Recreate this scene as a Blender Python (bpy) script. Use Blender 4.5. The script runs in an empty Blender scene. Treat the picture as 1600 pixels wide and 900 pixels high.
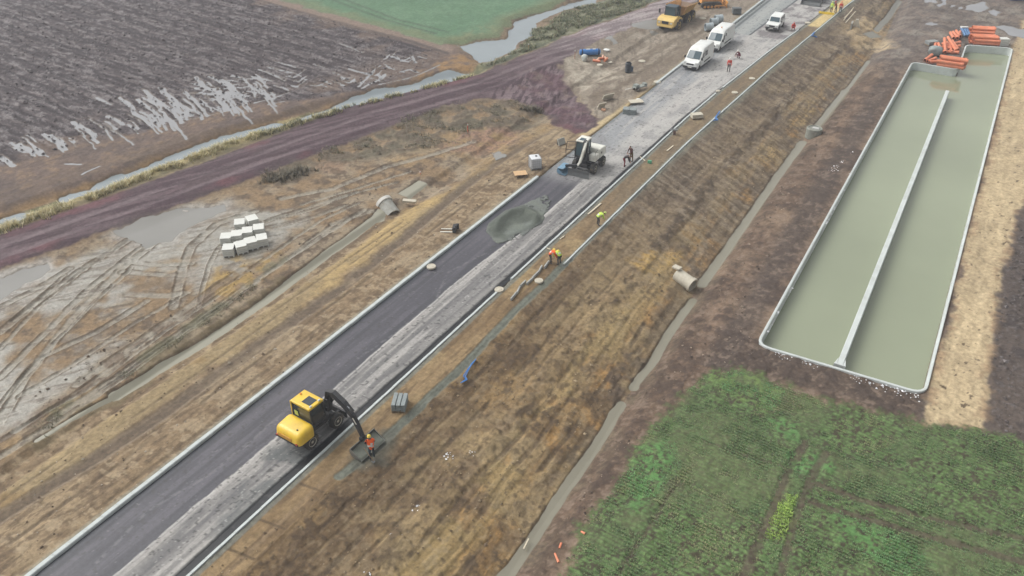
import bpy, bmesh, math, random
import numpy as np
from mathutils import Vector, Matrix
random.seed(5); RNG = np.random.default_rng(5)
SC = bpy.context.scene
COL = SC.collection
# ------------------------------------------------------------------ camera
F_PX, HORIZON, CAM_H = 1300.0, -430.0, 36.5        # focal length and horizon row in photo pixels, drone height in m
PITCH = math.atan2(450 - HORIZON, F_PX)
YAW = math.atan2(940.0, math.hypot(F_PX, 450 - HORIZON))   # the road runs along +Y, the camera looks left of it
cam_d = bpy.data.cameras.new('camera'); cam = bpy.data.objects.new('camera', cam_d); COL.objects.link(cam)
cam.location = (0, 0, CAM_H); cam.rotation_euler = (math.pi / 2 - PITCH, 0, YAW)
cam_d.sensor_width = 36.0; cam_d.lens = 36.0 * F_PX / 1600.0; cam_d.clip_start = 0.5; cam_d.clip_end = 9000
SC.camera = cam
# ------------------------------------------------------------------ overcast sky, soft sun
SUN_EL, SUN_AZ = math.radians(50), math.radians(-98)      # azimuth from +Y towards +X
world = bpy.data.worlds.new('World'); SC.world = world; world.use_nodes = True
wn = world.node_tree; wn.nodes.clear()
sky = wn.nodes.new('ShaderNodeTexSky'); sky.sky_type = 'NISHITA'; sky.sun_disc = False
sky.sun_elevation = SUN_EL; sky.sun_rotation = SUN_AZ; sky.air_density = 1.0; sky.dust_density = 6.0; sky.ozone_density = 1.0
hs = wn.nodes.new('ShaderNodeHueSaturation'); hs.inputs['Saturation'].default_value = 0.06
bgn = wn.nodes.new('ShaderNodeBackground'); bgn.inputs['Strength'].default_value = 0.15
wo = wn.nodes.new('ShaderNodeOutputWorld')
wn.links.new(sky.outputs[0], hs.inputs['Color']); wn.links.new(hs.outputs[0], bgn.inputs['Color']); wn.links.new(bgn.outputs[0], wo.inputs['Surface'])
sun_d = bpy.data.lights.new('sun', 'SUN'); sun_d.energy = 0.6; sun_d.angle = math.radians(45); sun_d.color = (1.0, 0.95, 0.87)
sun = bpy.data.objects.new('sun', sun_d); COL.objects.link(sun)
sdir = Vector((math.sin(SUN_AZ) * math.cos(SUN_EL), math.cos(SUN_AZ) * math.cos(SUN_EL), math.sin(SUN_EL)))
sun.rotation_euler = sdir.to_track_quat('Z', 'Y').to_euler()
vs = SC.view_settings; vs.view_transform = 'Standard'; vs.look = 'None'; vs.gamma = 1.0; vs.use_curve_mapping = False
vs.exposure = 0.36
SC.cycles.max_bounces = 6; SC.cycles.diffuse_bounces = 3; SC.cycles.volume_bounces = 0; SC.cycles.use_denoising = True
ALB = 0.80      # albedo per unit of picture brightness
def enrich(c, con, sat, mid=.15):
    "spread soil colours a little further apart"
    l = (c * np.array([.3, .59, .11], np.float32)).sum(1, keepdims=True); return np.clip((l + (c - l) * sat) * (np.maximum(l, .01) / mid) ** con, .006, .9)

# ------------------------------------------------------------------ pixel -> world direction
_fw = np.array([-math.sin(YAW) * math.cos(PITCH), math.cos(YAW) * math.cos(PITCH), -math.sin(PITCH)])
_rt = np.array([math.cos(YAW), math.sin(YAW), 0.0]); _up = np.cross(_rt, _fw)
def W(px, py, z=0.0):
    "the point at height z on the sight line of photo pixel (px, py)"
    d = _fw + _rt * (px - 800) / F_PX + _up * (450 - py) / F_PX
    t = (z - CAM_H) / d[2]
    return np.array([d[0] * t, d[1] * t, z])
def WL(pts, z=0.0): return [tuple(W(a, b, z)[:2]) for a, b in pts]
def sr(r, g, b, k=None):
    k = ALB if k is None else k
    return tuple((((c / 255) / 12.92) if c <= 10 else (((c / 255 + 0.055) / 1.055) ** 2.4)) * k for c in (r, g, b))

# ------------------------------------------------------------------ noise in numpy
def _hash(ix, iy, s):
    h = (ix.astype(np.uint32) * np.uint32(374761393) + iy.astype(np.uint32) * np.uint32(668265263) + np.uint32((s * 2246822519) & 0xffffffff))
    h = (h ^ (h >> np.uint32(13))) * np.uint32(1274126177)
    h = h ^ (h >> np.uint32(16))
    return (h & np.uint32(0xffff)).astype(np.float32) / np.float32(65535)
def vn(x, y, s=0):
    x = np.asarray(x, np.float32); y = np.asarray(y, np.float32)
    fx = np.floor(x); fy = np.floor(y); ix = fx.astype(np.int32); iy = fy.astype(np.int32)
    tx = x - fx; ty = y - fy; tx = tx * tx * (3 - 2 * tx); ty = ty * ty * (3 - 2 * ty)
    a = _hash(ix, iy, s); b = _hash(ix + 1, iy, s); c = _hash(ix, iy + 1, s); d = _hash(ix + 1, iy + 1, s)
    return a + (b - a) * tx + (c - a) * ty + (a - b - c + d) * tx * ty
def fbm(x, y, sc, o=3, s=0, g=0.55):
    "noise about 0..1, feature size sc metres"
    r = 0; a = 1.0; n = 0
    for k in range(o):
        r = r + a * vn(x / sc + 17.3 * k, y / sc - 9.1 * k, s * 31 + k); n += a; a *= g; sc *= 0.48
    return r / n
def sst(a, b, v):
    t = np.clip((v - a) / (b - a), 0, 1); return t * t * (3 - 2 * t)
def d_line(x, y, pts, reach=4.0):
    pts = np.asarray(pts, float); out = np.full(x.shape, 99.0, np.float32)
    m = (x > pts[:, 0].min() - reach) & (x < pts[:, 0].max() + reach) & (y > pts[:, 1].min() - reach) & (y < pts[:, 1].max() + reach)
    i = np.nonzero(m)[0]
    if len(i) == 0: return out
    X, Y = x[i], y[i]; best = np.full(len(i), 99.0 ** 2, np.float32)
    for (ax, ay), (bx, by) in zip(pts[:-1], pts[1:]):
        dx, dy = bx - ax, by - ay; L = dx * dx + dy * dy + 1e-9
        t = np.clip(((X - ax) * dx + (Y - ay) * dy) / L, 0, 1)
        best = np.minimum(best, (X - ax - t * dx) ** 2 + (Y - ay - t * dy) ** 2)
    out[i] = np.sqrt(best); return out
def sd_poly(x, y, pts, reach=4.0):
    "signed distance, positive inside"
    pts = list(pts); d = d_line(x, y, pts + [pts[0]], reach)
    P = np.asarray(pts, float); ins = np.zeros(x.shape, bool)
    m = (x > P[:, 0].min()) & (x < P[:, 0].max()) & (y > P[:, 1].min()) & (y < P[:, 1].max())
    i = np.nonzero(m)[0]
    X, Y = x[i], y[i]; c = np.zeros(len(i), bool)
    for (ax, ay), (bx, by) in zip(pts, pts[1:] + [pts[0]]):
        if ay == by: continue
        k = ((ay > Y) != (by > Y)) & (X < (bx - ax) * (Y - ay) / (by - ay) + ax); c ^= k
    ins[i] = c
    return np.where(ins, d, -d)

# ------------------------------------------------------------------ materials
def nd(nt, t, **kw):
    n = nt.nodes.new(t)
    for k, v in kw.items(): setattr(n, k, v)
    return n
MATS = {}
def mat(name, rgb, rough=0.6, metal=0.0, var=0.12, scale=6.0, bump=0.0, dirt=None, dirt_amt=0.0, alpha_glass=False, coat=0.0):
    "painted or solid surface with procedural unevenness; rgb in picture sRGB"
    if name in MATS: return MATS[name]
    m = bpy.data.materials.new(name); m.use_nodes = True; nt = m.node_tree; b = nt.nodes['Principled BSDF']
    c = sr(*rgb)
    tc = nd(nt, 'ShaderNodeTexCoord'); nz = nd(nt, 'ShaderNodeTexNoise'); nz.inputs['Scale'].default_value = scale; nz.inputs['Detail'].default_value = 5
    nt.links.new(tc.outputs['Object'], nz.inputs['Vector'])
    mr = nd(nt, 'ShaderNodeMapRange'); mr.inputs['From Min'].default_value = 0.25; mr.inputs['From Max'].default_value = 0.75
    mr.inputs['To Min'].default_value = 1 - var; mr.inputs['To Max'].default_value = 1 + var
    nt.links.new(nz.outputs['Fac'], mr.inputs['Value'])
    mx = nd(nt, 'ShaderNodeMix', data_type='RGBA', blend_type='MULTIPLY'); mx.inputs['Factor'].default_value = 1
    mx.inputs['A'].default_value = (*c, 1); nt.links.new(mr.outputs[0], mx.inputs['B'])
    out = mx.outputs['Result']
    if dirt:
        n2 = nd(nt, 'ShaderNodeTexNoise'); n2.inputs['Scale'].default_value = scale * 0.6; n2.inputs['Detail'].default_value = 7; n2.inputs['Roughness'].default_value = 0.7
        nt.links.new(tc.outputs['Object'], n2.inputs['Vector'])
        r2 = nd(nt, 'ShaderNodeMapRange'); r2.inputs['From Min'].default_value = 0.48; r2.inputs['From Max'].default_value = 0.68; r2.inputs['To Max'].default_value = dirt_amt
        nt.links.new(n2.outputs['Fac'], r2.inputs['Value'])
        m2 = nd(nt, 'ShaderNodeMix', data_type='RGBA'); m2.inputs['B'].default_value = (*sr(*dirt), 1)
        nt.links.new(r2.outputs[0], m2.inputs['Factor']); nt.links.new(out, m2.inputs['A']); out = m2.outputs['Result']
    nt.links.new(out, b.inputs['Base Color'])
    b.inputs['Roughness'].default_value = rough; b.inputs['Metallic'].default_value = metal
    if coat: b.inputs['Coat Weight'].default_value = coat
    if bump:
        bp = nd(nt, 'ShaderNodeBump'); bp.inputs['Strength'].default_value = bump; bp.inputs['Distance'].default_value = 0.02
        n3 = nd(nt, 'ShaderNodeTexNoise'); n3.inputs['Scale'].default_value = scale * 6; nt.links.new(tc.outputs['Object'], n3.inputs['Vector'])
        nt.links.new(n3.outputs['Fac'], bp.inputs['Height']); nt.links.new(bp.outputs[0], b.inputs['Normal'])
    MATS[name] = m; return m
def soil_mat(name, var=0.34, s1=3.0, s2=14.0, bump=0.6, dist=0.06, spec=.22):
    "bare soil or gravel: the colour of each kind of earth comes with the mesh, grain and relief from noise"
    m = bpy.data.materials.new(name); m.use_nodes = True; nt = m.node_tree; b = nt.nodes['Principled BSDF']
    at = nd(nt, 'ShaderNodeAttribute', attribute_name='earth'); rg = nd(nt, 'ShaderNodeAttribute', attribute_name='rough')
    tc = nd(nt, 'ShaderNodeTexCoord')
    n1 = nd(nt, 'ShaderNodeTexNoise'); n1.inputs['Scale'].default_value = s1; n1.inputs['Detail'].default_value = 8; n1.inputs['Roughness'].default_value = 0.72
    n2 = nd(nt, 'ShaderNodeTexNoise'); n2.inputs['Scale'].default_value = s2; n2.inputs['Detail'].default_value = 4
    for n in (n1, n2): nt.links.new(tc.outputs['Object'], n.inputs['Vector'])
    mr = nd(nt, 'ShaderNodeMapRange'); mr.inputs['From Min'].default_value = 0.3; mr.inputs['From Max'].default_value = 0.7
    mr.inputs['To Min'].default_value = 1 - var; mr.inputs['To Max'].default_value = 1 + var; mr.clamp = False
    nt.links.new(n1.outputs['Fac'], mr.inputs['Value'])
    mx = nd(nt, 'ShaderNodeMix', data_type='RGBA', blend_type='MULTIPLY'); mx.inputs['Factor'].default_value = 1
    nt.links.new(at.outputs['Color'], mx.inputs['A']); nt.links.new(mr.outputs[0], mx.inputs['B']); nt.links.new(mx.outputs['Result'], b.inputs['Base Color'])
    nt.links.new(rg.outputs['Fac'], b.inputs['Roughness'])
    sp_ = nd(nt, 'ShaderNodeMapRange'); sp_.inputs['From Min'].default_value = .35; sp_.inputs['From Max'].default_value = .7; sp_.inputs['To Min'].default_value = .5; sp_.inputs['To Max'].default_value = spec
    nt.links.new(rg.outputs['Fac'], sp_.inputs['Value']); nt.links.new(sp_.outputs[0], b.inputs['Specular IOR Level'])
    ad = nd(nt, 'ShaderNodeMath', operation='MULTIPLY_ADD'); ad.inputs[1].default_value = 0.5
    nt.links.new(n2.outputs['Fac'], ad.inputs[0]); nt.links.new(n1.outputs['Fac'], ad.inputs[2])
    bp = nd(nt, 'ShaderNodeBump'); bp.inputs['Strength'].default_value = bump; bp.inputs['Distance'].default_value = dist
    nt.links.new(ad.outputs[0], bp.inputs['Height']); nt.links.new(bp.outputs[0], b.inputs['Normal'])
    MATS[name] = m; return m
def water_mat(name, rgb, rough=0.07, var=0.06, vscale=0.35, bump=0.03, ior=1.4):
    m = mat(name, rgb, rough=rough, var=var, scale=vscale); nt = m.node_tree; b = nt.nodes['Principled BSDF']
    b.inputs['IOR'].default_value = ior
    tc = nd(nt, 'ShaderNodeTexCoord'); n3 = nd(nt, 'ShaderNodeTexNoise'); n3.inputs['Scale'].default_value = 2.2; n3.inputs['Detail'].default_value = 3
    nt.links.new(tc.outputs['Object'], n3.inputs['Vector'])
    bp = nd(nt, 'ShaderNodeBump'); bp.inputs['Strength'].default_value = bump; bp.inputs['Distance'].default_value = 0.05
    nt.links.new(n3.outputs['Fac'], bp.inputs['Height']); nt.links.new(bp.outputs[0], b.inputs['Normal'])
    return m
def glass_mat(name, rgb=(62, 80, 88)):
    m = mat(name, rgb, rough=0.06, var=0.1, scale=1.5); m.node_tree.nodes['Principled BSDF'].inputs['Specular IOR Level'].default_value = 0.8
    return m
def leaf_mat(name, var=0.25):
    m = bpy.data.materials.new(name); m.use_nodes = True; nt = m.node_tree; b = nt.nodes['Principled BSDF']
    at = nd(nt, 'ShaderNodeAttribute', attribute_name='earth'); tc = nd(nt, 'ShaderNodeTexCoord')
    n1 = nd(nt, 'ShaderNodeTexNoise'); n1.inputs['Scale'].default_value = 0.8; n1.inputs['Detail'].default_value = 6
    nt.links.new(tc.outputs['Object'], n1.inputs['Vector'])
    mr = nd(nt, 'ShaderNodeMapRange'); mr.inputs['From Min'].default_value = 0.3; mr.inputs['From Max'].default_value = 0.7
    mr.inputs['To Min'].default_value = 1 - var; mr.inputs['To Max'].default_value = 1 + var
    nt.links.new(n1.outputs['Fac'], mr.inputs['Value'])
    mx = nd(nt, 'ShaderNodeMix', data_type='RGBA', blend_type='MULTIPLY'); mx.inputs['Factor'].default_value = 1
    nt.links.new(at.outputs['Color'], mx.inputs['A']); nt.links.new(mr.outputs[0], mx.inputs['B']); nt.links.new(mx.outputs['Result'], b.inputs['Base Color'])
    b.inputs['Roughness'].default_value = 0.65
    MATS[name] = m; return m

# ------------------------------------------------------------------ object helpers
def link(name, me, parent=None, **props):
    o = bpy.data.objects.new(name, me); COL.objects.link(o)
    if parent is not None: o.parent = parent
    for k, v in props.items(): o[k] = v
    return o
def np_mesh(name, verts, faces, material, smooth=True, attrs=None):
    "mesh from numpy verts (n,3) and faces (m,k) of one size"
    me = bpy.data.meshes.new(name); nv, (nf, k) = len(verts), faces.shape
    me.vertices.add(nv); me.vertices.foreach_set('co', np.ascontiguousarray(verts, np.float32).ravel())
    me.loops.add(nf * k); me.loops.foreach_set('vertex_index', np.ascontiguousarray(faces, np.int32).ravel())
    me.polygons.add(nf); me.polygons.foreach_set('loop_start', np.arange(0, nf * k, k, dtype=np.int32))
    me.polygons.foreach_set('use_smooth', np.full(nf, smooth))
    me.update(calc_edges=True)
    for an, (ty, arr) in (attrs or {}).items():
        a = me.attributes.new(an, ty, 'POINT')
        if ty == 'FLOAT_COLOR':
            c = np.ones((nv, 4), np.float32); c[:, :3] = arr; a.data.foreach_set('color', c.ravel())
        else: a.data.foreach_set('value', np.ascontiguousarray(arr, np.float32))
    me.materials.append(material); return me
def thing(name, loc, rz, label, cat, group=None):
    o = bpy.data.objects.new(name, None); COL.objects.link(o); o.empty_display_size = 0.3
    o.location = loc; o.rotation_euler = (0, 0, rz); o['label'] = label; o['category'] = cat
    if group: o['group'] = group
    return o
def tag(o, label, cat, group=None):
    o['label'] = label; o['category'] = cat
    if group: o['group'] = group
    return o
def copy_tree(o, parent=None):
    c = o.copy(); COL.objects.link(c)
    if parent is not None: c.parent = parent
    for ch in list(o.children): copy_tree(ch, c)
    return c
def fin(name, bm, m, parent=None, bevel=0.0, seg=2, smooth=False, loc=None, rz=0.0):
    if bevel:
        es = [e for e in bm.edges if len(e.link_faces) == 2 and e.calc_face_angle(0) > 0.5]
        if es: bmesh.ops.bevel(bm, geom=es, offset=bevel, segments=seg, profile=0.6, affect='EDGES', clamp_overlap=True)
    bmesh.ops.recalc_face_normals(bm, faces=bm.faces[:])
    me = bpy.data.meshes.new(name); bm.to_mesh(me); bm.free()
    for x in (m if isinstance(m, (list, tuple)) else [m]): me.materials.append(x)
    if smooth:
        me.polygons.foreach_set('use_smooth', np.ones(len(me.polygons), bool))
        me.set_sharp_from_angle(angle=math.radians(40))
    o = bpy.data.objects.new(name, me); COL.objects.link(o)
    if parent is not None: o.parent = parent
    if loc is not None: o.location = loc
    if rz: o.rotation_euler = (0, 0, rz)
    return o
def B(): return bmesh.new()
def box(bm, c, s, rot=None):
    M = Matrix.Translation(Vector(c)) @ (rot.to_4x4() if rot else Matrix.Identity(4)) @ Matrix.Diagonal((*s, 1.0))
    return bmesh.ops.create_cube(bm, size=1.0, matrix=M)['verts']
def rot_to(d): return Vector(d).to_track_quat('Z', 'Y').to_matrix()
def cyl(bm, a, b, r, r2=None, n=14, caps=True):
    a, b = Vector(a), Vector(b); d = b - a
    M = Matrix.Translation((a + b) / 2) @ rot_to(d).to_4x4()
    return bmesh.ops.create_cone(bm, cap_ends=caps, cap_tris=False, segments=n, radius1=r, radius2=r if r2 is None else r2, depth=d.length, matrix=M)['verts']
def prism(bm, pts, axis, lo, hi):
    "polygon pts extruded along axis: 'y' uses (x,z) points, 'x' uses (y,z), 'z' uses (x,y)"
    def P(p, t): return {'y': (p[0], t, p[1]), 'x': (t, p[0], p[1]), 'z': (p[0], p[1], t)}[axis]
    a = [bm.verts.new(P(p, lo)) for p in pts]; b = [bm.verts.new(P(p, hi)) for p in pts]
    n = len(pts); bm.faces.new(a); bm.faces.new(b[::-1])
    for i in range(n): bm.faces.new((a[i], b[i], b[(i + 1) % n], a[(i + 1) % n]))
    return a + b
def loft(bm, rings, close=True, caps=True):
    vr = [[bm.verts.new(p) for p in r] for r in rings]; n = len(rings[0])
    for a, b in zip(vr[:-1], vr[1:]):
        for i in range(n if close else n - 1): bm.faces.new((a[i], a[(i + 1) % n], b[(i + 1) % n], b[i]))
    if caps: bm.faces.new(vr[0][::-1]); bm.faces.new(vr[-1])
    return vr
def lathe(bm, prof, c=(0, 0, 0), axis=(0, 0, 1), n=20, cap=True):
    "prof: (radius, along axis)"
    R = rot_to(axis); c = Vector(c)
    rings = [[c + R @ Vector((r * math.cos(2 * math.pi * i / n), r * math.sin(2 * math.pi * i / n), t)) for i in range(n)] for r, t in prof]
    return loft(bm, rings, True, cap)
def sweep(bm, pts, w, h, side):
    "rectangular bar along pts; w, h per point (or one value); side = width direction"
    pts = [Vector(p) for p in pts]; side = Vector(side).normalized(); rings = []
    for i, p in enumerate(pts):
        d = (pts[min(i + 1, len(pts) - 1)] - pts[max(i - 1, 0)]).normalized()
        u = side.cross(d).normalized(); ww = (w[i] if hasattr(w, '__len__') else w) / 2; hh = (h[i] if hasattr(h, '__len__') else h) / 2
        rings.append([p + side * ww + u * hh, p - side * ww + u * hh, p - side * ww - u * hh, p + side * ww - u * hh])
    loft(bm, rings)
def tube(bm, pts, r, n=8):
    pts = [Vector(p) for p in pts]; rings = []
    for i, p in enumerate(pts):
        d = (pts[min(i + 1, len(pts) - 1)] - pts[max(i - 1, 0)]).normalized(); R = rot_to(d)
        rr = r[i] if hasattr(r, '__len__') else r
        rings.append([p + R @ Vector((rr * math.cos(2 * math.pi * k / n), rr * math.sin(2 * math.pi * k / n), 0)) for k in range(n)])
    loft(bm, rings)
# ================================================================== THE LIE OF THE LAND
XL, XR = -35.25, -28.45                       # road edges (inner kerb faces)
def xr_at(y): return XR + np.interp(y, [0, 85, 96, 113, 131, 144, 170], [0, 0, .35, 1.2, 2.5, 3.3, 5])
def xe_at(y): return np.interp(y, [0, 27, 37, 51, 79, 106, 141, 170], [-26.1, -26.0, -25.75, -25.8, -25.85, -25.0, -23.2, -21])
_rd = np.array([W(a, b, -2.1)[:2] for a, b in [(700, 1010), (790, 905), (860, 800), (925, 712), (1005, 580), (1090, 450), (1180, 320), (1250, 225), (1310, 150), (1345, 112), (1385, 55), (1410, 0)]])
_rd = _rd[np.argsort(_rd[:, 1])]
def xd_at(y): return np.interp(y, _rd[:, 1], _rd[:, 0])
NDITCH = WL([(-300, 440), (0, 347), (155, 292), (270, 249), (350, 217), (440, 192), (540, 163), (640, 138), (735, 116)], -0.95)
TRACK_MID = WL([(-300, 500), (0, 395), (220, 315), (420, 243), (585, 182), (750, 133), (830, 100), (930, 58), (1040, 12), (1120, -30)], -0.15)
POND = WL([(712, 70), (760, 64), (792, 60), (802, 36), (850, 17), (900, 4), (940, -10), (985, -30), (1010, -30), (950, -2), (925, 5), (880, 16), (862, 24), (838, 36), (838, 52), (812, 66), (800, 80), (768, 95), (748, 98), (736, 84)], -0.95)
def base(x, y):
    x = np.atleast_1d(np.asarray(x, np.float64)); y = np.atleast_1d(np.asarray(y, np.float64))
    z = np.interp(x, [-58, -46, -44.7, -44.2, -43.1, -42.4, -41, -37, -35.6, -35.45, -35.3], [-.5, -.45, -.5, -.78, -.78, -.42, -.25, -.02, .03, .0, -.4])
    xr, xe, xd = xr_at(y), xe_at(y), xd_at(y)
    z = np.where(x > XL + .1, -.45, z)
    z = np.where(x > xr + .02, np.where(x > xr + .12, .07, -.3), z)
    s = (x - xe) / (xd - xe)
    zr = np.interp(s, [0, .05, .33, .52, .68, .86, .94, 1], [.04, -.08, -.75, -1.0, -1.25, -1.75, -2.0, -2.05])
    z = np.where(x > xe, zr, z)
    t = x - xd
    z = np.where(t > 0, np.interp(t, [0, .55, 1.5, 3.2, 5.5], [-2.05, -2.0, -1.35, -.98, -.8]), z)
    z = z + .32 * (1 - sst(1.5, 4.6, d_line(x, y, TRACK_MID, 6)))
    z = z - .5 * (1 - sst(.5, 2.4, d_line(x, y, NDITCH, 4)))
    z = z - .5 * sst(-2.0, .4, sd_poly(x, y, POND, 4))
    # small cut where the cross culverts come out
    return z
def gz(x, y): return float(base(x, y)[0])
def G(px, py, it=6):
    "where the sight line of a photo pixel meets the ground"
    z = 0.0
    for _ in range(it):
        p = W(px, py, z); z = gz(p[0], p[1])
    return np.array([p[0], p[1], z])
def GL(pts): return [tuple(G(a, b)[:2]) for a, b in pts]

# ------------------------------------------------------------------ sampling grid: rows and columns about a picture element apart
ys = np.concatenate([np.linspace(1010, -120, 900)])
dep = PITCH + np.arctan((ys - 450) / F_PX); vrow = CAM_H / np.tan(dep)
vrow = np.concatenate([[2, 8, 14, 19], vrow, vrow[-1] + np.array([6, 20, 60, 160, 400, 1000, 2500, 5000])])
vrow = np.sort(vrow)
scol = np.concatenate([[-9000, -4000, -2200, -1400, -1100], np.linspace(-930, 930, 1180), [1100, 1400, 2200, 4000, 9000]])
NR, NC = len(vrow), len(scol)
zc = vrow * math.cos(PITCH) + CAM_H * math.sin(PITCH)
U = (zc[:, None] * scol[None, :] / F_PX); V = np.repeat(vrow[:, None], NC, 1)
GX = (-math.sin(YAW) * V + math.cos(YAW) * U).ravel(); GY = (math.cos(YAW) * V + math.sin(YAW) * U).ravel()
GX = GX.astype(np.float32); GY = GY.astype(np.float32)
N = len(GX)
near = (GX > -190) & (GX < 40) & (GY > -5) & (GY < 200)
x, y = GX, GY
BZ = base(x, y).astype(np.float32)
XE, XD, XRR = xe_at(y), xd_at(y), xr_at(y)
# warped coordinates for ragged borders
w1 = fbm(x, y, 2.2, 3, 1) - .5; w2 = fbm(x, y, 2.2, 3, 2) - .5
wx, wy = x + 1.6 * w1, y + 1.6 * w2
w3 = fbm(x, y, .5, 2, 3) - .5
nA = fbm(x, y, 9, 4, 11); nB = fbm(x, y, 3, 4, 12); nC = fbm(x, y, .9, 4, 13); nD = fbm(x, y, .28, 3, 14)
nL = fbm(x, y / 7, .55, 4, 15)           # long streaks along the road
nX = fbm(x / 5, y, .5, 3, 16)            # streaks across the road (down the bank)
col = np.empty((N, 3), np.float32); rgh = np.full(N, .85, np.float32); dz = np.zeros(N, np.float32)
def mixc(m, c, k=1.0):
    global col
    m = np.clip(m * k, 0, 1)[:, None].astype(np.float32); c = np.asarray(c, np.float32)
    col = col * (1 - m) + c * m
def mixr(m, r):
    global rgh
    rgh = rgh * (1 - m) + r * m
REG = np.zeros(N, np.int8)               # 0 ground, 1 ploughed, 2 far green, 3 track, 4 crop, 5 sand, 6 path between fields
# ---- general bare soil
col[:] = sr(128, 112, 94); mixc(sst(.4, .65, nB), sr(112, 97, 82)); mixc(sst(.5, .75, nC), sr(140, 124, 104), .7)
left = x < XL; right = x > XR
# ---- left verge between road and ditch
e = sst(-46, -45, x) * left
mixc(e, sr(139, 121, 98)); mixc(e * sst(.45, .7, nL), sr(122, 105, 86), .8); mixc(e * sst(.5, .72, nB), sr(156, 139, 114), .7)
mixc(e * sst(.55, .75, nC), sr(116, 100, 82), .7)
nV = fbm(x, y / 3.5, .3, 4, 17, .7); nW = fbm(x / 1.6, y, .6, 4, 18, .65)
mixc(e * sst(.5, .62, nV), sr(108, 93, 77), .7); mixc(e * sst(.54, .66, nW), sr(164, 148, 124), .65)
cl = sst(-43.0, -42.4, wx) * (1 - sst(-40.9, -40.3, wx)) * left
mixc(cl, sr(152, 136, 106), .7); mixc(cl * sst(.52, .7, nB), sr(140, 119, 88), .8); mixc(cl * sst(.55, .75, nA), sr(164, 146, 110), .5)
dark = WL([(-60, 850), (0, 805), (150, 715), (280, 630), (400, 542), (480, 487), (560, 428), (640, 365), (700, 312), (760, 262), (840, 212), (880, 190)], -.2)
dl = d_line(x + .3 * w1, y, dark, 3)
mixc((1 - sst(.35, .85, dl)) * left, sr(107, 95, 83), .85); mixc((sst(.3, .45, dl) * (1 - sst(.5, .7, dl))) * left, sr(150, 136, 117), .4)
dz -= .1 * (1 - sst(.3, .8, dl)) * left
for q in (GL([(400, 470), (520, 400), (640, 320), (740, 250)]), GL([(720, 300), (800, 240), (870, 195)])):
    dq = d_line(x, y, q, 3); mixc((1 - sst(.1, .3, dq)), sr(112, 98, 84), .6)
clay = [[(470, 480), (560, 415), (640, 345), (700, 300), (760, 262), (745, 255), (690, 285), (640, 320), (590, 362), (500, 440)], [(560, 345), (600, 335), (655, 295), (680, 268), (700, 262), (650, 270), (620, 290), (590, 315)],
        [(615, 325), (690, 270), (740, 235), (750, 250), (700, 300), (650, 330)], [(330, 455), (400, 415), (430, 405), (370, 450), (310, 470)]]
for c in clay:
    d = sd_poly(wx, wy, GL(c), 5); mixc(sst(-.6, .5, d) * sst(.2, .55, nC + .2 * nB), sr(172, 150, 110), .7)
pl_ = e * sst(.55, .62, fbm(x, y / 2.5, 1.3, 3, 19)) * sst(-40, -39, x); mixc(pl_, sr(158, 143, 120), .55)
for xx_, kk_ in ((-36.3, .5), (-37.1, .6), (-38.3, .7), (-38.9, .5), (-41.2, .5), (-41.9, .5)):
    lm = e * (1 - sst(.05, .2, np.abs(x - xx_ + .5 * (fbm(x * 0, y, 9, 2, int(-xx_ * 10)) - .5)))) * sst(.42, .56, fbm(x, y / 4, 1.2, 2, int(-xx_ * 7))); mixc(lm, sr(104, 90, 75), kk_); dz -= .04 * lm
# ---- mud flat left of the ditch
tr_lo = GL([(-300, 520), (0, 420), (250, 330), (440, 262), (600, 203), (740, 155), (800, 154), (835, 168), (905, 212), (870, 200), (800, 235), (700, 300), (590, 345), (450, 442), (330, 527), (200, 608), (90, 675), (0, 728), (-300, 930)])
flat = sd_poly(x, y, tr_lo, 6); fm = sst(-.3, .8, flat)
mixc(fm, sr(142, 122, 98)); mixc(fm * sst(.45, .65, nB), sr(152, 140, 122), .8); mixc(fm * sst(.5, .7, nC), sr(112, 98, 85), .75)
mixc(fm * sst(.55, .7, nA), sr(160, 138, 104), .5)
# scrubby dark part of it near the haul road bend
sc_p = GL([(560, 215), (700, 158), (800, 155), (850, 178), (845, 200), (780, 215), (730, 225), (650, 235), (560, 255), (450, 285), (400, 290), (440, 262)])
scr = sst(-1.2, 1.5, sd_poly(wx, wy, sc_p, 5))
mixc(scr * sst(.3, .6, nC), sr(112, 103, 90), .85); mixc(scr * sst(.5, .66, nB), sr(96, 92, 78), .7); dz += .35 * scr * (nC - .4)
red = sst(-.8, .8, sd_poly(wx, wy, GL([(700, 215), (770, 200), (810, 205), (800, 222), (740, 240), (690, 235)]), 4)); mixc(red * sst(.3, .6, nC), sr(158, 128, 112), .7)
red = sst(-.8, .8, sd_poly(wx, wy, GL([(490, 255), (545, 255), (540, 268), (490, 268)]), 4)); mixc(red, sr(158, 132, 112), .6)
pud_ = sst(-1.6, .3, np.maximum(sd_poly(wx, wy, GL([(178, 362), (222, 338), (290, 324), (352, 319), (356, 330), (318, 345), (280, 362), (262, 378), (230, 384)]), 4), sd_poly(wx, wy, GL([(-60, 440), (0, 432), (40, 420), (76, 411), (78, 422), (40, 442), (0, 470), (-60, 500)]), 4)))
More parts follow.
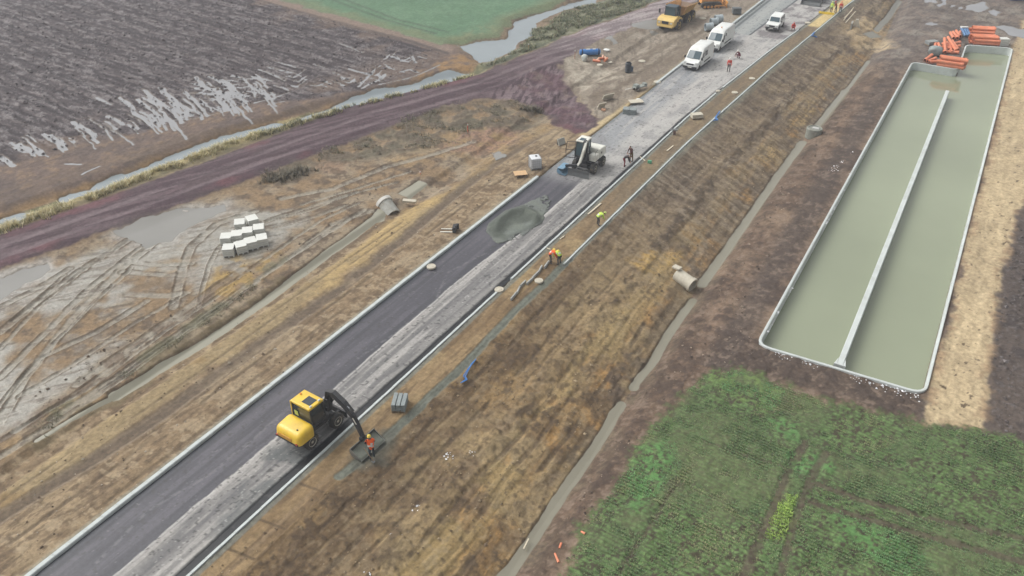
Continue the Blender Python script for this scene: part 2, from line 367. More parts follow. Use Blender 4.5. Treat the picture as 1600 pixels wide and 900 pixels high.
# wheel ruts in the mud
wet = sst(-.5, 1.2, sd_poly(wx, wy, GL([(-200, 480), (0, 425), (90, 415), (200, 355), (350, 318), (420, 322), (520, 330), (480, 350), (420, 400), (330, 460), (230, 520), (120, 600), (60, 660), (0, 700), (-200, 800)]), 5))
silt = np.clip(wet * sst(.38, .56, .5 * nA + .5 * nB + .12 * (nC - .5)), 0, 1)
mixc(silt, sr(149, 146, 137), .92); mixr(silt * .9, .36)
mixc(pud_ * fm, sr(152, 149, 142), .85); mixr(pud_ * fm, .3)
ruts = [[(0, 545), (60, 480), (120, 430), (210, 370), (280, 340)], [(0, 590), (70, 520), (140, 450), (235, 375)], [(0, 660), (40, 590), (110, 500), (190, 420), (240, 380)], [(0, 690), (110, 620), (240, 525), (330, 463), (420, 400), (500, 345), (560, 318)],
        [(0, 715), (130, 632), (260, 540), (350, 478), (440, 410), (520, 352)], [(270, 480), (285, 420), (300, 385), (340, 350), (400, 330)], [(310, 480), (325, 420), (340, 390), (380, 350)], [(190, 425), (260, 430), (290, 430)],
        [(200, 460), (260, 462), (290, 458)], [(400, 350), (480, 330), (560, 300), (620, 285)], [(380, 365), (470, 345), (540, 322)], [(440, 310), (520, 295), (600, 262)], [(100, 430), (60, 470), (20, 500)],
        [(60, 560), (150, 520), (230, 470)], [(0, 520), (70, 462), (150, 408), (215, 366)], [(0, 632), (80, 540), (150, 470), (205, 420)], [(0, 480), (50, 455), (110, 420)], [(120, 600), (210, 540), (300, 475), (380, 420)], [(20, 675), (140, 605), (270, 510), (360, 450)], [(200, 410), (250, 415), (300, 412)], [(520, 350), (580, 330)], [(470, 320), (540, 300), (640, 268)], [(420, 345), (500, 318), (560, 300)], [(600, 262), (680, 240), (740, 222)], [(30, 620), (130, 560), (210, 505), (290, 460)], [(80, 655), (180, 590), (290, 515), (400, 437), (500, 372), (570, 328)]]
for k, r in enumerate(ruts):
    d = d_line(wx * .14 + x * .86, wy * .14 + y * .86, GL(r), 3) ; wd = .2 + .09 * (k % 3)
    inn = (1 - sst(wd * .7, wd, d)) * fm; rim = sst(wd * .8, wd * 1.1, d) * (1 - sst(wd * 1.15, wd * 1.5, d)) * fm * sst(.36, .5, nC)
    mixc(inn, sr(150, 146, 135), .7); mixr(inn * .5, .5); mixc(rim, sr(104, 91, 77), .8); mixr(rim, .85); dz += .05 * rim - .05 * inn
mixc(fm * (1 - silt) * sst(.52, .64, nD * .5 + nC * .5), sr(98, 86, 74), .65)
ua, ub = (x * .55 + y * .83), (-x * .83 + y * .55)
nM = fbm(ua / 6, ub, .34, 3, 22, .6); mixc(fm * wet * sst(.57, .64, nM) * sst(.42, .56, nB), sr(108, 96, 82), .75)
nM2 = fbm(ua / 5, ub, .9, 3, 23, .6); mixc(fm * wet * sst(.56, .62, nM2) * (1 - .5 * silt), sr(124, 110, 94), .6)
for c in ([(330, 455), (360, 420), (400, 405), (430, 395), (440, 410), (400, 440), (350, 470)], [(320, 460), (380, 415), (372, 400), (340, 420)]):
    mixc(sst(-.8, .5, sd_poly(wx, wy, GL(c), 4)) * sst(.35, .55, nC), sr(166, 142, 96), .75)
# rut edge along the ditch, weeds
for px, wdt, c in (([(0, 690), (150, 590), (300, 480), (400, 410)], .7, (118, 103, 88)), ([(60, 700), (190, 612), (330, 520), (440, 440)], .8, (122, 110, 88))):
    d = d_line(wx, wy, GL(px), 3); mixc((1 - sst(wdt * .5, wdt, d)) * sst(.3, .6, nC), sr(*c), .8)
wed = sst(.9, .3, d_line(wx, wy, GL([(100, 640), (230, 560), (330, 490), (400, 430), (440, 405)]), 3)) * sst(.5, .66, nB); mixc(wed, sr(110, 106, 84), .7)
# ---- area between haul road and far road (yard)
yard = sst(-.5, .8, sd_poly(wx, wy, GL([(870, 105), (890, 85), (960, 52), (1040, 25), (1130, 0), (1180, -30), (1230, -60), (1200, -4), (1090, 76), (1015, 132), (930, 200), (935, 185), (900, 150)]), 5))
mixc(yard, sr(140, 130, 117)); mixc(yard * sst(.45, .65, nB), sr(156, 147, 134), .8); mixc(yard * sst(.53, .64, fbm((x + .5 * y) / 1.0, (y - .5 * x) / 5, .4, 3, 25, .65)), sr(112, 101, 90), .65); mixc(yard * sst(.5, .7, fbm(x, y / 4, 1.0, 3, 21)), sr(122, 110, 97), .7)
pale = sst(-.5, .6, sd_poly(wx, wy, GL([(880, 95), (900, 85), (935, 105), (990, 112), (970, 122), (915, 140), (900, 130)]), 4)); mixc(pale * sst(.3, .6, nC), sr(168, 160, 146), .8)
for q in ([(905, 135), (950, 122), (985, 108), (1020, 85), (1070, 55)], [(925, 150), (960, 140), (1000, 115), (1050, 80), (1100, 45)], [(930, 100), (980, 98), (1020, 78)]):
    d = d_line(wx, wy, GL(q), 3); mixc((1 - sst(.25, .6, d)), sr(112, 101, 88), .65)
sandk = sst(-.1, .25, sd_poly(x + .5 * w1, y + .5 * w2, GL([(905, 212), (935, 190), (985, 158), (1030, 132), (1034, 140), (985, 172), (940, 206), (915, 222)]), 3)); mixc(sandk, sr(182, 165, 132), .9)
# ---- verge right of the road
v = (x > XRR) & (x < XE + .3); vm = v.astype(np.float32)
mixc(vm, sr(133, 113, 87)); mixc(vm * sst(.42, .62, nL), sr(150, 130, 101), .8); mixc(vm * sst(.5, .68, fbm(x, y / 9, .35, 3, 31)), sr(112, 94, 74), .75)
mixc(vm * sst(.56, .7, nB), sr(160, 141, 108), .7)
plates = vm * (y < 26) * sst(.18, .1, np.abs(x + 26.75)) ; mixc(plates, sr(140, 122, 100), .5)
yel = (sst(106, 112, y) * (1 - sst(128, 131, y))) * vm * 0; mixc(yel, sr(190, 165, 115))
vf = vm * sst(50, 72, y); mixc(vf, sr(126, 114, 97), .6); mixc(vf * sst(.5, .62, nL), sr(108, 97, 83), .6)
ysand = vm * sst(126.5, 127.5, y + .6 * w1); mixc(ysand, sr(196, 176, 132), .95)
for yy in (17.2, 19.5, 22.6):
    mixc(vm * (1 - sst(.05, .12, np.abs(y - yy - .12 * (x + 27)))) * (x < -26.2), sr(96, 82, 66), .7)
# ---- bank down to the ditch
s = (x - XE) / np.maximum(XD - XE, .1); bk = ((s > 0) & (x < XD)).astype(np.float32) * sst(0, .02, s)
mixc(bk, sr(126, 107, 83)); mixc(bk * sst(.48, .62, fbm(x, y, 6, 3, 48)), sr(160, 133, 92), .6); 
mixc(bk * sst(.5, .66, nB), sr(134, 115, 88), .75); mixc(bk * sst(.5, .7, nA) * sst(.3, .7, s), sr(152, 134, 102), .6)
mixc(bk * sst(.52, .7, nC), sr(104, 87, 69), .75); mixc(bk * sst(.58, .75, nD), sr(90, 77, 62), .5)
far = sst(44, 70, y + 3 * w1)
mixc(bk * far, sr(120, 107, 92), .88)
mixc(bk * sst(.03, .12, s) * (1 - sst(.2, .34, s + .25 * w1)) * (1 - far), sr(106, 88, 68), .6)
rid = bk * (1 - sst(.035, .09, np.abs(s - .5 - .08 * w1))) * sst(.3, .5, nC); mixc(rid, sr(88, 75, 61), .85); dz += .12 * rid
org = bk * (1 - sst(.05, .16, np.abs(s - .66 - .12 * w2))) * sst(.52, .66, nB) * (1 - far * .5); mixc(org, sr(170, 134, 86), .8)
org2 = bk * (1 - sst(.05, .2, np.abs(s - .86 - .1 * w2))) * sst(.5, .68, fbm(x, y, 1.6, 3, 35)); mixc(org2, sr(162, 128, 82), .75)
yc = sst(-.5, .4, sd_poly(wx, wy, GL([(985, 408), (1020, 395), (1062, 388), (1052, 410), (1030, 432), (1010, 432), (995, 420)]), 4)); mixc(yc * sst(.2, .5, nC), sr(188, 155, 92), .9)
for q in ([(1185, 228), (1225, 225), (1240, 240), (1215, 262), (1180, 245)], [(1230, 190), (1268, 150), (1290, 145), (1270, 180), (1245, 205)]):
    mixc(sst(-.5, .6, sd_poly(wx, wy, GL(q), 4)) * sst(.3, .6, nC), sr(172, 148, 105), .8)
gry = sst(-.8, .8, sd_poly(wx, wy, GL([(960, 560), (1000, 545), (1040, 560), (1020, 590), (975, 630), (955, 625), (930, 585)]), 4)); mixc(gry * sst(.35, .6, nC), sr(100, 88, 76), .8); dz += .25 * gry * (nC - .45)
lightp = bk * (1 - .7 * far) * sst(.56, .66, fbm(x, y, 4, 3, 36)) * sst(.16, .3, s); mixc(lightp, sr(160, 142, 108), .6)
for q_, w_l, c_, k_ in ((.13, .02, (92, 78, 62), .7), (.2, .015, (140, 122, 95), .5), (.3, .02, (94, 80, 64), .6), (.4, .015, (96, 82, 66), .5), (.58, .02, (96, 81, 64), .7), (.64, .03, (170, 138, 92), .6), (.7, .02, (100, 84, 66), .6), (.77, .03, (166, 132, 86), .6), (.82, .02, (92, 78, 63), .7), (.9, .03, (102, 86, 68), .6)):
    lm = bk * (1 - sst(w_l * .4, w_l, np.abs(s - q_ - .035 * (fbm(x * 0 + q_ * 99, y, 7, 3, 42) - .5) * 2))) * sst(.4, .52, fbm(x, y / 3, 1.0, 3, 43 + int(q_ * 50))) * (1 - .5 * far); mixc(lm, sr(*c_), k_); dz -= .05 * lm
nX2 = fbm(x / 5, y + .3 * x, .42, 3, 47, .6); mixc(bk * far * sst(.52, .63, nX2) * sst(.35, .6, nB + .1), sr(146, 134, 117), .75); mixc(bk * far * (1 - sst(.36, .46, nX2)), sr(97, 86, 75), .7); dz += bk * far * .12 * (nX2 - .5)
nS = fbm(x - XD + .6 * w1, y / 7, .45, 4, 37, .6); nS2 = fbm(x - XD, y / 5, 1.3, 3, 38)
mixc(bk * sst(.55, .66, nS) * (1 - .6 * far), sr(98, 83, 67), .45)
scrp = sst(.5, .57, fbm(y + 1.5 * w2 - 1.2 * (x - XE), s * 1.5, 3.2, 3, 40)) * sst(.14, .22, s + .1 * w1) * (1 - sst(.42, .5, s + .06 * w2)); mixc(bk * scrp * (1 - .7 * far), sr(144, 126, 97), .75)
mixc(bk * sst(.54, .6, s + .05 * w1) * (1 - sst(.74, .84, s + .1 * w2)) * sst(.36, .52, nB) * (1 - .7 * far), sr(150, 132, 95), .75)
mixc(bk * sst(.84, .92, s + .08 * w1) * sst(.45, .6, nB) * (1 - .5 * far), sr(112, 100, 82), .7)
mixc(bk * sst(.55, .66, nS2) * sst(.25, .45, s) * sst(.35, .6, nC) * (1 - .75 * far), sr(158, 137, 102), .6)
mixc(bk * sst(.56, .66, nD * .55 + nC * .45), sr(88, 75, 61), .55); mixc(bk * (1 - sst(.36, .44, nD * .55 + nC * .45)), sr(158, 142, 116), .35)
dz += bk * .1 * (nS - .5)
dz += bk * (.16 * (nB - .5) + .1 * (nX - .5) * far)
dz += bk * (.12 * np.maximum(nC - .45, 0))
# ---- grey-green lean concrete bed along the edging
gg = sr(112, 116, 106)
bed = WL([(530, 745), (590, 697), (640, 650), (735, 560), (800, 490), (850, 445), (880, 414), (890, 405)], 0.0)
db = d_line(x + .12 * w1 + .1 * w3, y, bed, 3); bm_ = 1 - sst(.24, .38, db); mixc(bm_, gg, .95); mixr(bm_ * .6, .55); dz -= .06 * bm_
sp = (1 - sst(.2, .95, d_line(wx, wy, WL([(555, 722), (585, 702), (605, 690)], 0), 3))); mixc(sp, sr(104, 104, 94), .8)
ed = (y > 51) * (1 - sst(.16, .3, np.abs(x - XE - .05 + .1 * w1))); mixc(ed, sr(128, 132, 124), .9)
ex = (y > 51) * (1 - sst(.3, .6, np.abs(x - XE - .2 + .3 * w1))) * sst(60, 80, y); mixc(ex, sr(130, 130, 116), .5)
hk = (1 - sst(.16, .3, np.abs(x - XRR - .32 + .12 * w1))) * vm; mixc(hk, sr(122, 124, 116), .85)
hl = (1 - sst(.12, .35, np.abs(x - XL + .42 + .15 * w1))) * ((y < 64) | (y > 93)); mixc(hl, sr(150, 146, 132), .7)
# ---- ground between ditch and basin
t = x - XD; rb = (t > 0).astype(np.float32)
mixc(rb, sr(110, 93, 80)); mixc(rb * sst(.44, .62, nB), sr(132, 113, 97), .85); mixc(rb * sst(.5, .68, nC), sr(90, 76, 67), .8); mixc(rb * sst(.56, .7, nA) , sr(146, 126, 106), .6)
drk = rb * sst(1.6, .2, np.abs(x - (-10.9 - .012 * (y - 50))) + .8 * w1 - .3) * (y > 46); mixc(drk, sr(88, 79, 74), .75)
drk = rb * sst(1.7, .4, np.abs(t - 1.1 + .8 * w1)) * sst(.4, .55, nB); mixc(drk, sr(86, 74, 64), .7)
mixc(rb * (1 - sst(.3, 1.6, t + .8 * w1)) * sst(.4, .6, nC), sr(140, 128, 108), .6)
mixc(rb * sst(-1.2, .3, sd_poly(wx, wy, GL([(1180, 545), (1310, 585), (1440, 628), (1440, 650), (1380, 645), (1270, 605), (1160, 575)]), 4)), sr(82, 73, 68), .7)
fr = rb * sst(112, 128, y); mixc(fr, sr(120, 112, 106), .8); mixc(fr * sst(.48, .64, fbm(x / 3, y, 1.2, 4, 41)), sr(100, 94, 90), .75); mixc(fr * sst(.58, .7, nB), sr(146, 140, 130), .6)
mixc(rb * sst(.53, .64, nD * .5 + nC * .5), sr(84, 73, 66), .6); mixc(rb * (1 - sst(.36, .45, nD * .5 + nC * .5)), sr(146, 130, 116), .5)
dz += rb * (.16 * (nC - .4) + .2 * (nB - .5)) * sst(.6, 2, t)
bowl = sst(-1, 2, sd_poly(wx, wy, GL([(1320, 35), (1345, 20), (1375, 40), (1395, 50), (1370, 75), (1340, 80), (1310, 45)]), 5)); mixc(bowl * sst(.3, .55, nC), sr(176, 156, 124), .85)
bowl = sst(-1, 1, sd_poly(wx, wy, GL([(1335, 75), (1385, 62), (1400, 75), (1360, 82)]), 5)); mixc(bowl * sst(.3, .55, nC), sr(186, 168, 138), .75)
# ---- sand strip right of the basin, dark soil beyond
SAND = GL([(1436, 665), (1452, 612), (1475, 540), (1500, 430), (1530, 300), (1562, 170), (1585, 70), (1600, 30), (1660, 40), (1640, 180), (1615, 290), (1590, 330), (1565, 430), (1552, 530), (1540, 600), (1532, 672), (1480, 668)])
sdm = sd_poly(x + .9 * w1 + .5 * w3, y + .8 * w2, SAND, 6); sm = sst(-.25, .3, sdm)
drs = rb * sst(-.5, .5, x - 2.2) * (y > 40); mixc(drs, sr(92, 84, 80), .85); mixc(drs * sst(.5, .7, nC), sr(76, 69, 67), .7); mixc(drs * sst(.6, .75, nD), sr(112, 106, 104), .6)
mixc(sm, sr(180, 163, 134)); mixc(sm * sst(.5, .7, nB), sr(164, 148, 122), .6); mixc(sm * sst(.55, .75, nL), sr(196, 179, 148), .5)
mixc(sst(-.7, .1, sdm) * (1 - sst(.1, .8, sdm)) * sst(.45, .6, nC), sr(150, 128, 104), .7)
mixc(sm * sst(.80, .84, fbm(x, y, .4, 2, 45)), sr(96, 82, 68), .85)
REG[(sm > .5) & (x > .5)] = 5
# ---- crop field, near right
CROP = GL([(790, 1020), (878, 905), (905, 850), (958, 762), (1010, 690), (1062, 622), (1108, 586), (1150, 578), (1235, 608), (1320, 636), (1400, 656), (1470, 668), (1530, 678), (1600, 690), (1750, 712), (1850, 1020)])
cpd = sd_poly(wx, wy, CROP, 6); cm = sst(-.5, .7, cpd + 1.2 * (nD - .5) + .8 * (nC - .5))
rows = np.sin((y + .08 * x + .15 * w1) * 2 * math.pi / .3)
crops_n = fbm(x, y, 6, 3, 51); crop_f = fbm(x, y, .22, 3, 52)
crop_g = fbm(x, y, .15, 2, 59, .7); mixc(cm, sr(82, 76, 58)); mixc(cm * sst(.36, .56, .6 * crop_f + .4 * crop_g), sr(94, 124, 68), .95); mixc(cm * sst(.54, .64, crop_g), sr(112, 138, 84), .7); mixc(cm * sst(.45, .62, crops_n), sr(78, 100, 68), .4); mixc(cm * sst(.2, .9, rows) * sst(.3, .55, nC), sr(80, 74, 58), .6); mixc(cm * sst(.5, .64, crops_n), sr(116, 124, 80), .35)
for q_, c_ in (([(985, 750), (1012, 700), (1040, 688), (1052, 720), (1030, 768), (1000, 795)], (92, 146, 78)), ([(1230, 715), (1275, 710), (1290, 738), (1250, 748)], (92, 146, 78)), ([(1095, 592), (1150, 580), (1235, 612), (1205, 645), (1170, 625)], (116, 140, 76)), ([(1300, 790), (1400, 835), (1450, 880), (1400, 905), (1330, 850)], (88, 140, 74)), ([(1202, 840), (1212, 780), (1246, 778), (1235, 842)], (140, 172, 70)), ([(1170, 640), (1240, 665), (1245, 690), (1190, 670)], (92, 142, 78))):
    mixc(cm * sst(-.5, .6, sd_poly(wx, wy, WL(q_, -.8), 4) + 1.5 * (nC - .5)) * sst(.35, .6, crop_f), sr(*c_), .6)
REG[cm > .5] = 4
CTRK = [WL(q, -.8) for q in ([(1258, 690), (1240, 722), (1205, 800), (1160, 905)], [(1290, 705), (1268, 750), (1240, 815), (1215, 905)], [(1262, 752), (1360, 785), (1480, 815), (1640, 850)], [(1265, 785), (1350, 808), (1460, 840), (1640, 890)], [(1100, 690), (1180, 715), (1250, 735)], [(1062, 750), (1010, 830), (960, 905)])]
ctrk = np.full(N, 99., np.float32)
for k, q in enumerate(CTRK): ctrk = np.minimum(ctrk, d_line(x + .3 * w1, y + .3 * w2, q, 3) + (0 if k < 4 else .16))
mixc(cm * (1 - sst(.12, .4, ctrk)) * sst(.2, .45, nC), sr(98, 86, 72), .75); dz -= .06 * cm * (1 - sst(.2, .4, ctrk))
# ---- haul track
TRK = GL([(-300, 470), (0, 366), (200, 296), (400, 223), (570, 159), (740, 119), (820, 86), (900, 50), (1000, 14), (1060, -14), (1150, -60), (1180, -30), (1100, 0), (1040, 24), (960, 52), (895, 84), (872, 105), (898, 148), (934, 186), (925, 203), (903, 210), (832, 168), (800, 154), (740, 153), (600, 203), (440, 262), (250, 332), (0, 421), (-300, 530)])
wf_ = sst(60, 78, y) * 1.6 + .45; td = sd_poly(x + wf_ * w1 + .5 * w3, y + wf_ * w2, TRK, 6); tm = sst(-.15, .25, td); REG[tm > .5] = 3
nT = fbm(*[(a) for a in ((x - .45 * y) * 1.0, (y + .45 * x) / 9)], .6, 4, 61)
mixc(tm, sr(88, 72, 77)); mixc(tm * sst(.47, .6, nT), sr(110, 95, 98), .8); mixc(tm * sst(.5, .7, nB), sr(92, 78, 80), .6)
mixc(tm * (1 - sst(.1, 1.1, td)) * sst(.4, .6, nC), sr(94, 84, 82), .6)
mixc(tm * (1 - sst(.2, 1.3, np.abs(td - .9 + w1))) * sst(.5, .62, nA), sr(116, 82, 86), .8)
for q in ([(0, 385), (220, 306), (420, 234), (585, 175), (750, 128), (830, 95), (930, 52), (1040, 8)], [(0, 402), (220, 322), (420, 249), (600, 187), (760, 139), (850, 100), (940, 62), (1040, 20)]):
    d = d_line(x + .25 * w1, y, WL(q, -.15), 3); mixc(tm * (1 - sst(.15, .55, d)) * sst(.3, .6, nT + .1), sr(128, 114, 116), .6); mixr(tm * (1 - sst(.15, .5, d)) * .4, .55); dz -= .04 * (1 - sst(.2, .5, d))
fl = sst(-.5, 1, sd_poly(wx, wy, GL([(760, 150), (830, 105), (872, 100), (898, 148), (930, 188), (920, 203), (832, 165)]), 4))
fln = fbm(x + .35 * y, y / 6, .35, 4, 63, .65); mixc(fl * sst(.48, .6, fln), sr(134, 119, 121), .8); mixc(fl * (1 - sst(.36, .44, fln)), sr(80, 64, 70), .6); mixc(fl * sst(.52, .6, nC) * sst(.45, .55, nB), sr(128, 116, 104), .6); mixc(fl * sst(.5, .62, nB), sr(98, 72, 80), .6)
farT = tm * sst(92, 112, y); mixc(farT, sr(140, 130, 130), .7); mixc(farT * sst(.5, .6, nT), sr(166, 158, 156), .7)
# ---- strip between haul track and field: grass bank, ditch
dn = d_line(x, y, NDITCH, 9)
gs = sst(-.3, .3, sd_poly(wx, wy, WL([(-300, 432), (0, 336), (155, 284), (270, 243), (440, 184), (640, 132), (740, 106), (800, 82), (860, 40), (960, -10), (1060, -60), (1060, -14), (1000, 14), (900, 50), (820, 86), (740, 119), (570, 159), (400, 223), (200, 296), (0, 366), (-300, 472)], -.6), 5))
mixc(gs * (1 - tm), sr(150, 138, 104)); mixc(gs * (1 - tm) * sst(.45, .6, nB), sr(104, 106, 80), .8); mixc(gs * (1 - tm) * sst(.5, .7, nC), sr(152, 142, 106), .7)
gfar = gs * (1 - tm) * sst(84, 92, y); mixc(gfar, sr(108, 112, 92), .85); mixc(gfar * sst(.48, .62, nB), sr(86, 90, 76), .8); mixc(gfar * sst(.55, .7, nC), sr(150, 146, 130), .7)
dk = (1 - tm) * sst(-1.6, -.4, td) * gs * (1 - sst(84, 90, y)); mixc(dk, sr(98, 92, 80), .7)
# ---- stubble headland and ploughed field
PL = GL([(-400, 360), (0, 262), (120, 226), (260, 196), (400, 160), (470, 158), (560, 142), (640, 116), (690, 93), (702, 86), (640, 66), (560, 45), (480, 22), (415, 2), (340, -22), (100, -110), (-600, -110), (-900, 100)])
HEAD = GL([(-400, 445), (0, 345), (155, 290), (270, 247), (350, 215), (440, 190), (540, 161), (640, 134), (735, 108), (742, 92), (715, 74), (700, 80), (690, 72), (640, 60), (300, 100), (-400, 200)])
hm = sst(-.3, .6, sd_poly(wx, wy, HEAD, 6)) * (1 - gs)
mixc(hm, sr(120, 105, 96)); mixc(hm * sst(.45, .62, nB), sr(108, 96, 90), .8); mixc(hm * sst(.5, .7, nC), sr(138, 118, 98), .6); mixc(hm * sst(.53, .62, nV), sr(96, 86, 82), .5)
oran = hm * (1 - sst(.6, 1.9, dn + 1.5 * w1)); mixc(oran, sr(150, 124, 90), .75)
oran = sst(-1, .8, sd_poly(wx, wy, GL([(690, 95), (720, 84), (745, 92), (742, 108), (700, 112), (650, 128)]), 4)); mixc(oran * sst(.3, .6, nC), sr(150, 122, 88), .8)
for k in range(4):
    d = d_line(wx, wy, GL([(0, 300 + 7 * k), (200, 240 + 4 * k), (360, 196 + 3 * k), (500, 164 + 2 * k)]), 3); mixc(hm * (1 - sst(.12, .35, d)), sr(112, 98, 86), .5)
pd = sd_poly(wx, wy, PL, 6); pm = sst(-.5, .9, pd) ; REG[(pm > .5) & (REG == 0)] = 1
fu = y + .1 * x; frw = .5 + .25 * np.sin(fu * 2 * math.pi / 3.2 + 1.6 * (fbm(x, y, 14, 2, 71) - .5) * 2) + .25 * np.sin(fu * 2 * math.pi / 1.15 + 1.6 * (fbm(x, y, 9, 2, 74) - .5) * 2)
pf = fbm(x / 3.2, y + .1 * x, .42, 4, 72, .75); pg = fbm(x / 1.6, y, .2, 2, 73)
mixc(pm, sr(84, 76, 77)); mixc(pm * sst(.42, .64, pf), sr(112, 105, 105), .8); mixc(pm * sst(.45, .72, frw), sr(66, 58, 60), .8); mixc(pm * (1 - sst(.25, .48, frw)) * sst(.35, .55, pf), sr(116, 108, 106), .65)
mixc(pm * sst(.56, .68, pf) * sst(.3, .6, pg), sr(134, 128, 127), .8); mixc(pm * sst(.5, .7, pg), sr(74, 67, 68), .45)
edge_low = pm * (1 - sst(2, 10, pd)) * (x > -120); mixc(edge_low * sst(.5, .62, nA), sr(124, 108, 96), .6)
dz += pm * (.12 * (pf - .5) + .1 * (frw - .5) + .05 * (pg - .5)); mixr(pm * sst(.5, .65, pf) * .6, .45)
# ---- track between the fields and far green field
GRN = GL([(430, -2), (500, 18), (560, 33), (640, 55), (690, 70), (712, 68), (780, 60), (800, 34), (860, 12), (930, -12), (1000, -60), (900, -119), (300, -119), (60, -119)])
gd = sd_poly(wx, wy, GRN, 6); gm = sst(-.3, .6, gd)
pth = sst(-.3, .5, sd_poly(wx, wy, GL([(395, -2), (480, 22), (560, 45), (640, 66), (702, 86), (715, 74), (690, 68), (640, 53), (560, 31), (500, 14), (430, -8), (250, -70), (150, -70)]), 6))
mixc(pth, sr(136, 120, 110), .9); mixc(pth * (1 - sst(.2, .7, d_line(x, y, GL([(395, -2), (480, 22), (560, 44), (640, 64), (700, 84)]), 3))), sr(84, 78, 76), .8)
mixc(gm, sr(102, 130, 104)); mixc(gm * sst(.45, .65, nB), sr(112, 138, 112), .7); mixc(gm * sst(.5, .7, nC), sr(92, 118, 92), .6)
mixc(gm * (1 - sst(.5, 4, gd + 2.5 * w1)) , sr(124, 124, 96), .6); mixc(gm * sst(-1, 3, sd_poly(wx, wy, GL([(690, 60), (780, 30), (860, 5), (860, 14), (800, 34), (780, 58), (712, 66)]), 5)) * sst(.4, .6, nC), sr(132, 132, 104), .7)
for q in ([(540, 0), (620, 30), (700, 50)], [(520, 0), (600, 30), (680, 52)]):
    mixc(gm * (1 - sst(.15, .5, d_line(x, y, GL(q), 3))), sr(84, 96, 80), .6)
REG[(gm > .5)] = 2
REG[(pth > .5) & (gm < .5) & (pm < .5)] = 6
# ---- general fine mottling
dz += .09 * (nC - .5) * (1 - .6 * vm)
dz += .05 * (nD - .5)
# ================================================================== standing water: the ground dips under flat sheets
WATER = []      # (name, mask, level offset, material)
def wmask(polys=(), lines=(), zz=None, rag=.5, soft=.25, lw=1.0):
    m = np.full(N, -99., np.float32)
    a, b = x + rag * w1 + .25 * rag * w3, y + rag * w2 - .25 * rag * w3
    for p in polys: m = np.maximum(m, sd_poly(a, b, WL(p, zz) if zz is not None else GL(p), 4))
    for p, hw in lines: m = np.maximum(m, hw * lw - d_line(a, b, WL(p, zz) if zz is not None else GL(p), 4))
    return sst(-soft, soft, m)
RW = wmask(lines=[([(760, 935), (800, 890), (860, 800), (900, 742)], .36), ([(900, 742), (935, 690), (972, 632)], .36), ([(990, 606), (1018, 568), (1050, 515), (1082, 470)], .34), ([(1096, 445), (1140, 385), (1185, 320), (1225, 262), (1255, 222)], .42),
                  ([(1278, 198), (1300, 170), (1322, 142)], .5), ([(1322, 142), (1345, 112), (1358, 95)], .24), ([(1368, 52), (1385, 32), (1405, 2)], .4)], polys=[[(1345, 62), (1362, 55), (1378, 58), (1362, 64)]], zz=-2.1, rag=.22, soft=.16)
LW = wmask(lines=[([(592, 340), (520, 392), (455, 440), (390, 487), (330, 528), (262, 570), (180, 620)], .38), ([(180, 620), (100, 668), (60, 692)], .16)], polys=[[(575, 352), (590, 330), (604, 330), (600, 345)], [(622, 306), (655, 285), (668, 290), (640, 312)]], zz=-.8, rag=.25, soft=.14)
NW = wmask(polys=[[(425, 199), (520, 166), (580, 143), (640, 133), (700, 113), (733, 113), (735, 121), (690, 133), (620, 150), (540, 172), (470, 193)]], lines=[([(245, 257), (290, 240), (350, 216), (430, 196)], .85), ([(150, 292), (190, 277)], .7), ([(100, 310), (130, 300)], .6), ([(-20, 356), (32, 337)], .9), ([(195, 275), (240, 258)], .45)], zz=-.95, rag=.8, soft=.2)
PW = np.maximum(wmask(polys=[[(712, 70), (760, 64), (792, 60), (802, 36), (850, 17), (900, 4), (940, -10), (925, 5), (880, 16), (862, 24), (838, 36), (838, 52), (812, 66), (800, 80), (768, 95), (748, 98), (736, 84)]], zz=-.95, rag=1.2, soft=.3), wmask(lines=[([(926, 0), (931, 10), (936, 18)], .5)], polys=[[(932, 18), (942, 20), (938, 24)]], rag=.6))
ftr = [([(255, 138), (272, 155), (300, 180)], .55), ([(225, 140), (250, 160), (275, 178), (284, 192)], .6), ([(247, 137), (275, 160), (303, 173)], .5), ([(185, 152), (200, 160), (212, 178), (230, 192)], .55), ([(215, 155), (240, 175), (250, 186)], .7), ([(170, 180), (190, 195)], .5), ([(115, 190), (140, 205), (155, 222)], .6),
       ([(305, 120), (330, 140), (345, 158), (352, 172)], .7), ([(330, 118), (350, 130), (370, 152)], .6), ([(360, 118), (380, 122), (396, 138), (398, 150)], .45), ([(265, 187), (300, 186), (345, 177)], .2), ([(140, 185), (168, 205), (178, 218)], .3), ([(70, 210), (95, 225)], .6), ([(40, 210), (60, 222)], .3), ([(0, 242), (22, 258)], .7), ([(28, 225), (68, 241)], .6), ([(88, 222), (104, 234)], .5),
       ([(288, 140), (310, 160), (345, 175), (370, 170)], .25), ([(20, 230), (40, 238)], .3), ([(400, 120), (425, 126)], .35), ([(405, 108), (445, 125)], .35), ([(420, 103), (470, 118)], .28), ([(425, 95), (460, 105)], .2), ([(400, 160), (430, 152), (452, 143)], .3), ([(400, 152), (435, 145)], .22), ([(420, 163), (445, 158)], .18), ([(530, 67), (568, 82)], .22), ([(490, 100), (508, 106)], .25),
       ([(545, 108), (560, 112), (575, 115)], .6), ([(560, 135), (578, 118), (586, 108)], .4), ([(565, 137), (590, 125), (603, 116)], .4), ([(618, 88), (630, 95), (645, 88), (650, 97)], .45), ([(625, 112), (640, 108), (655, 112)], .5), ([(590, 132), (630, 124), (658, 115), (686, 101)], .25), ([(655, 88), (665, 90)], .4), ([(150, 152), (172, 162)], .4), ([(535, 124), (550, 120)], .35), ([(600, 100), (615, 108)], .3), ([(488, 133), (500, 134)], .4), ([(100, 256), (125, 256)], .35), ([(128, 272), (155, 260)], .3)]
rr_ = random.Random(3)
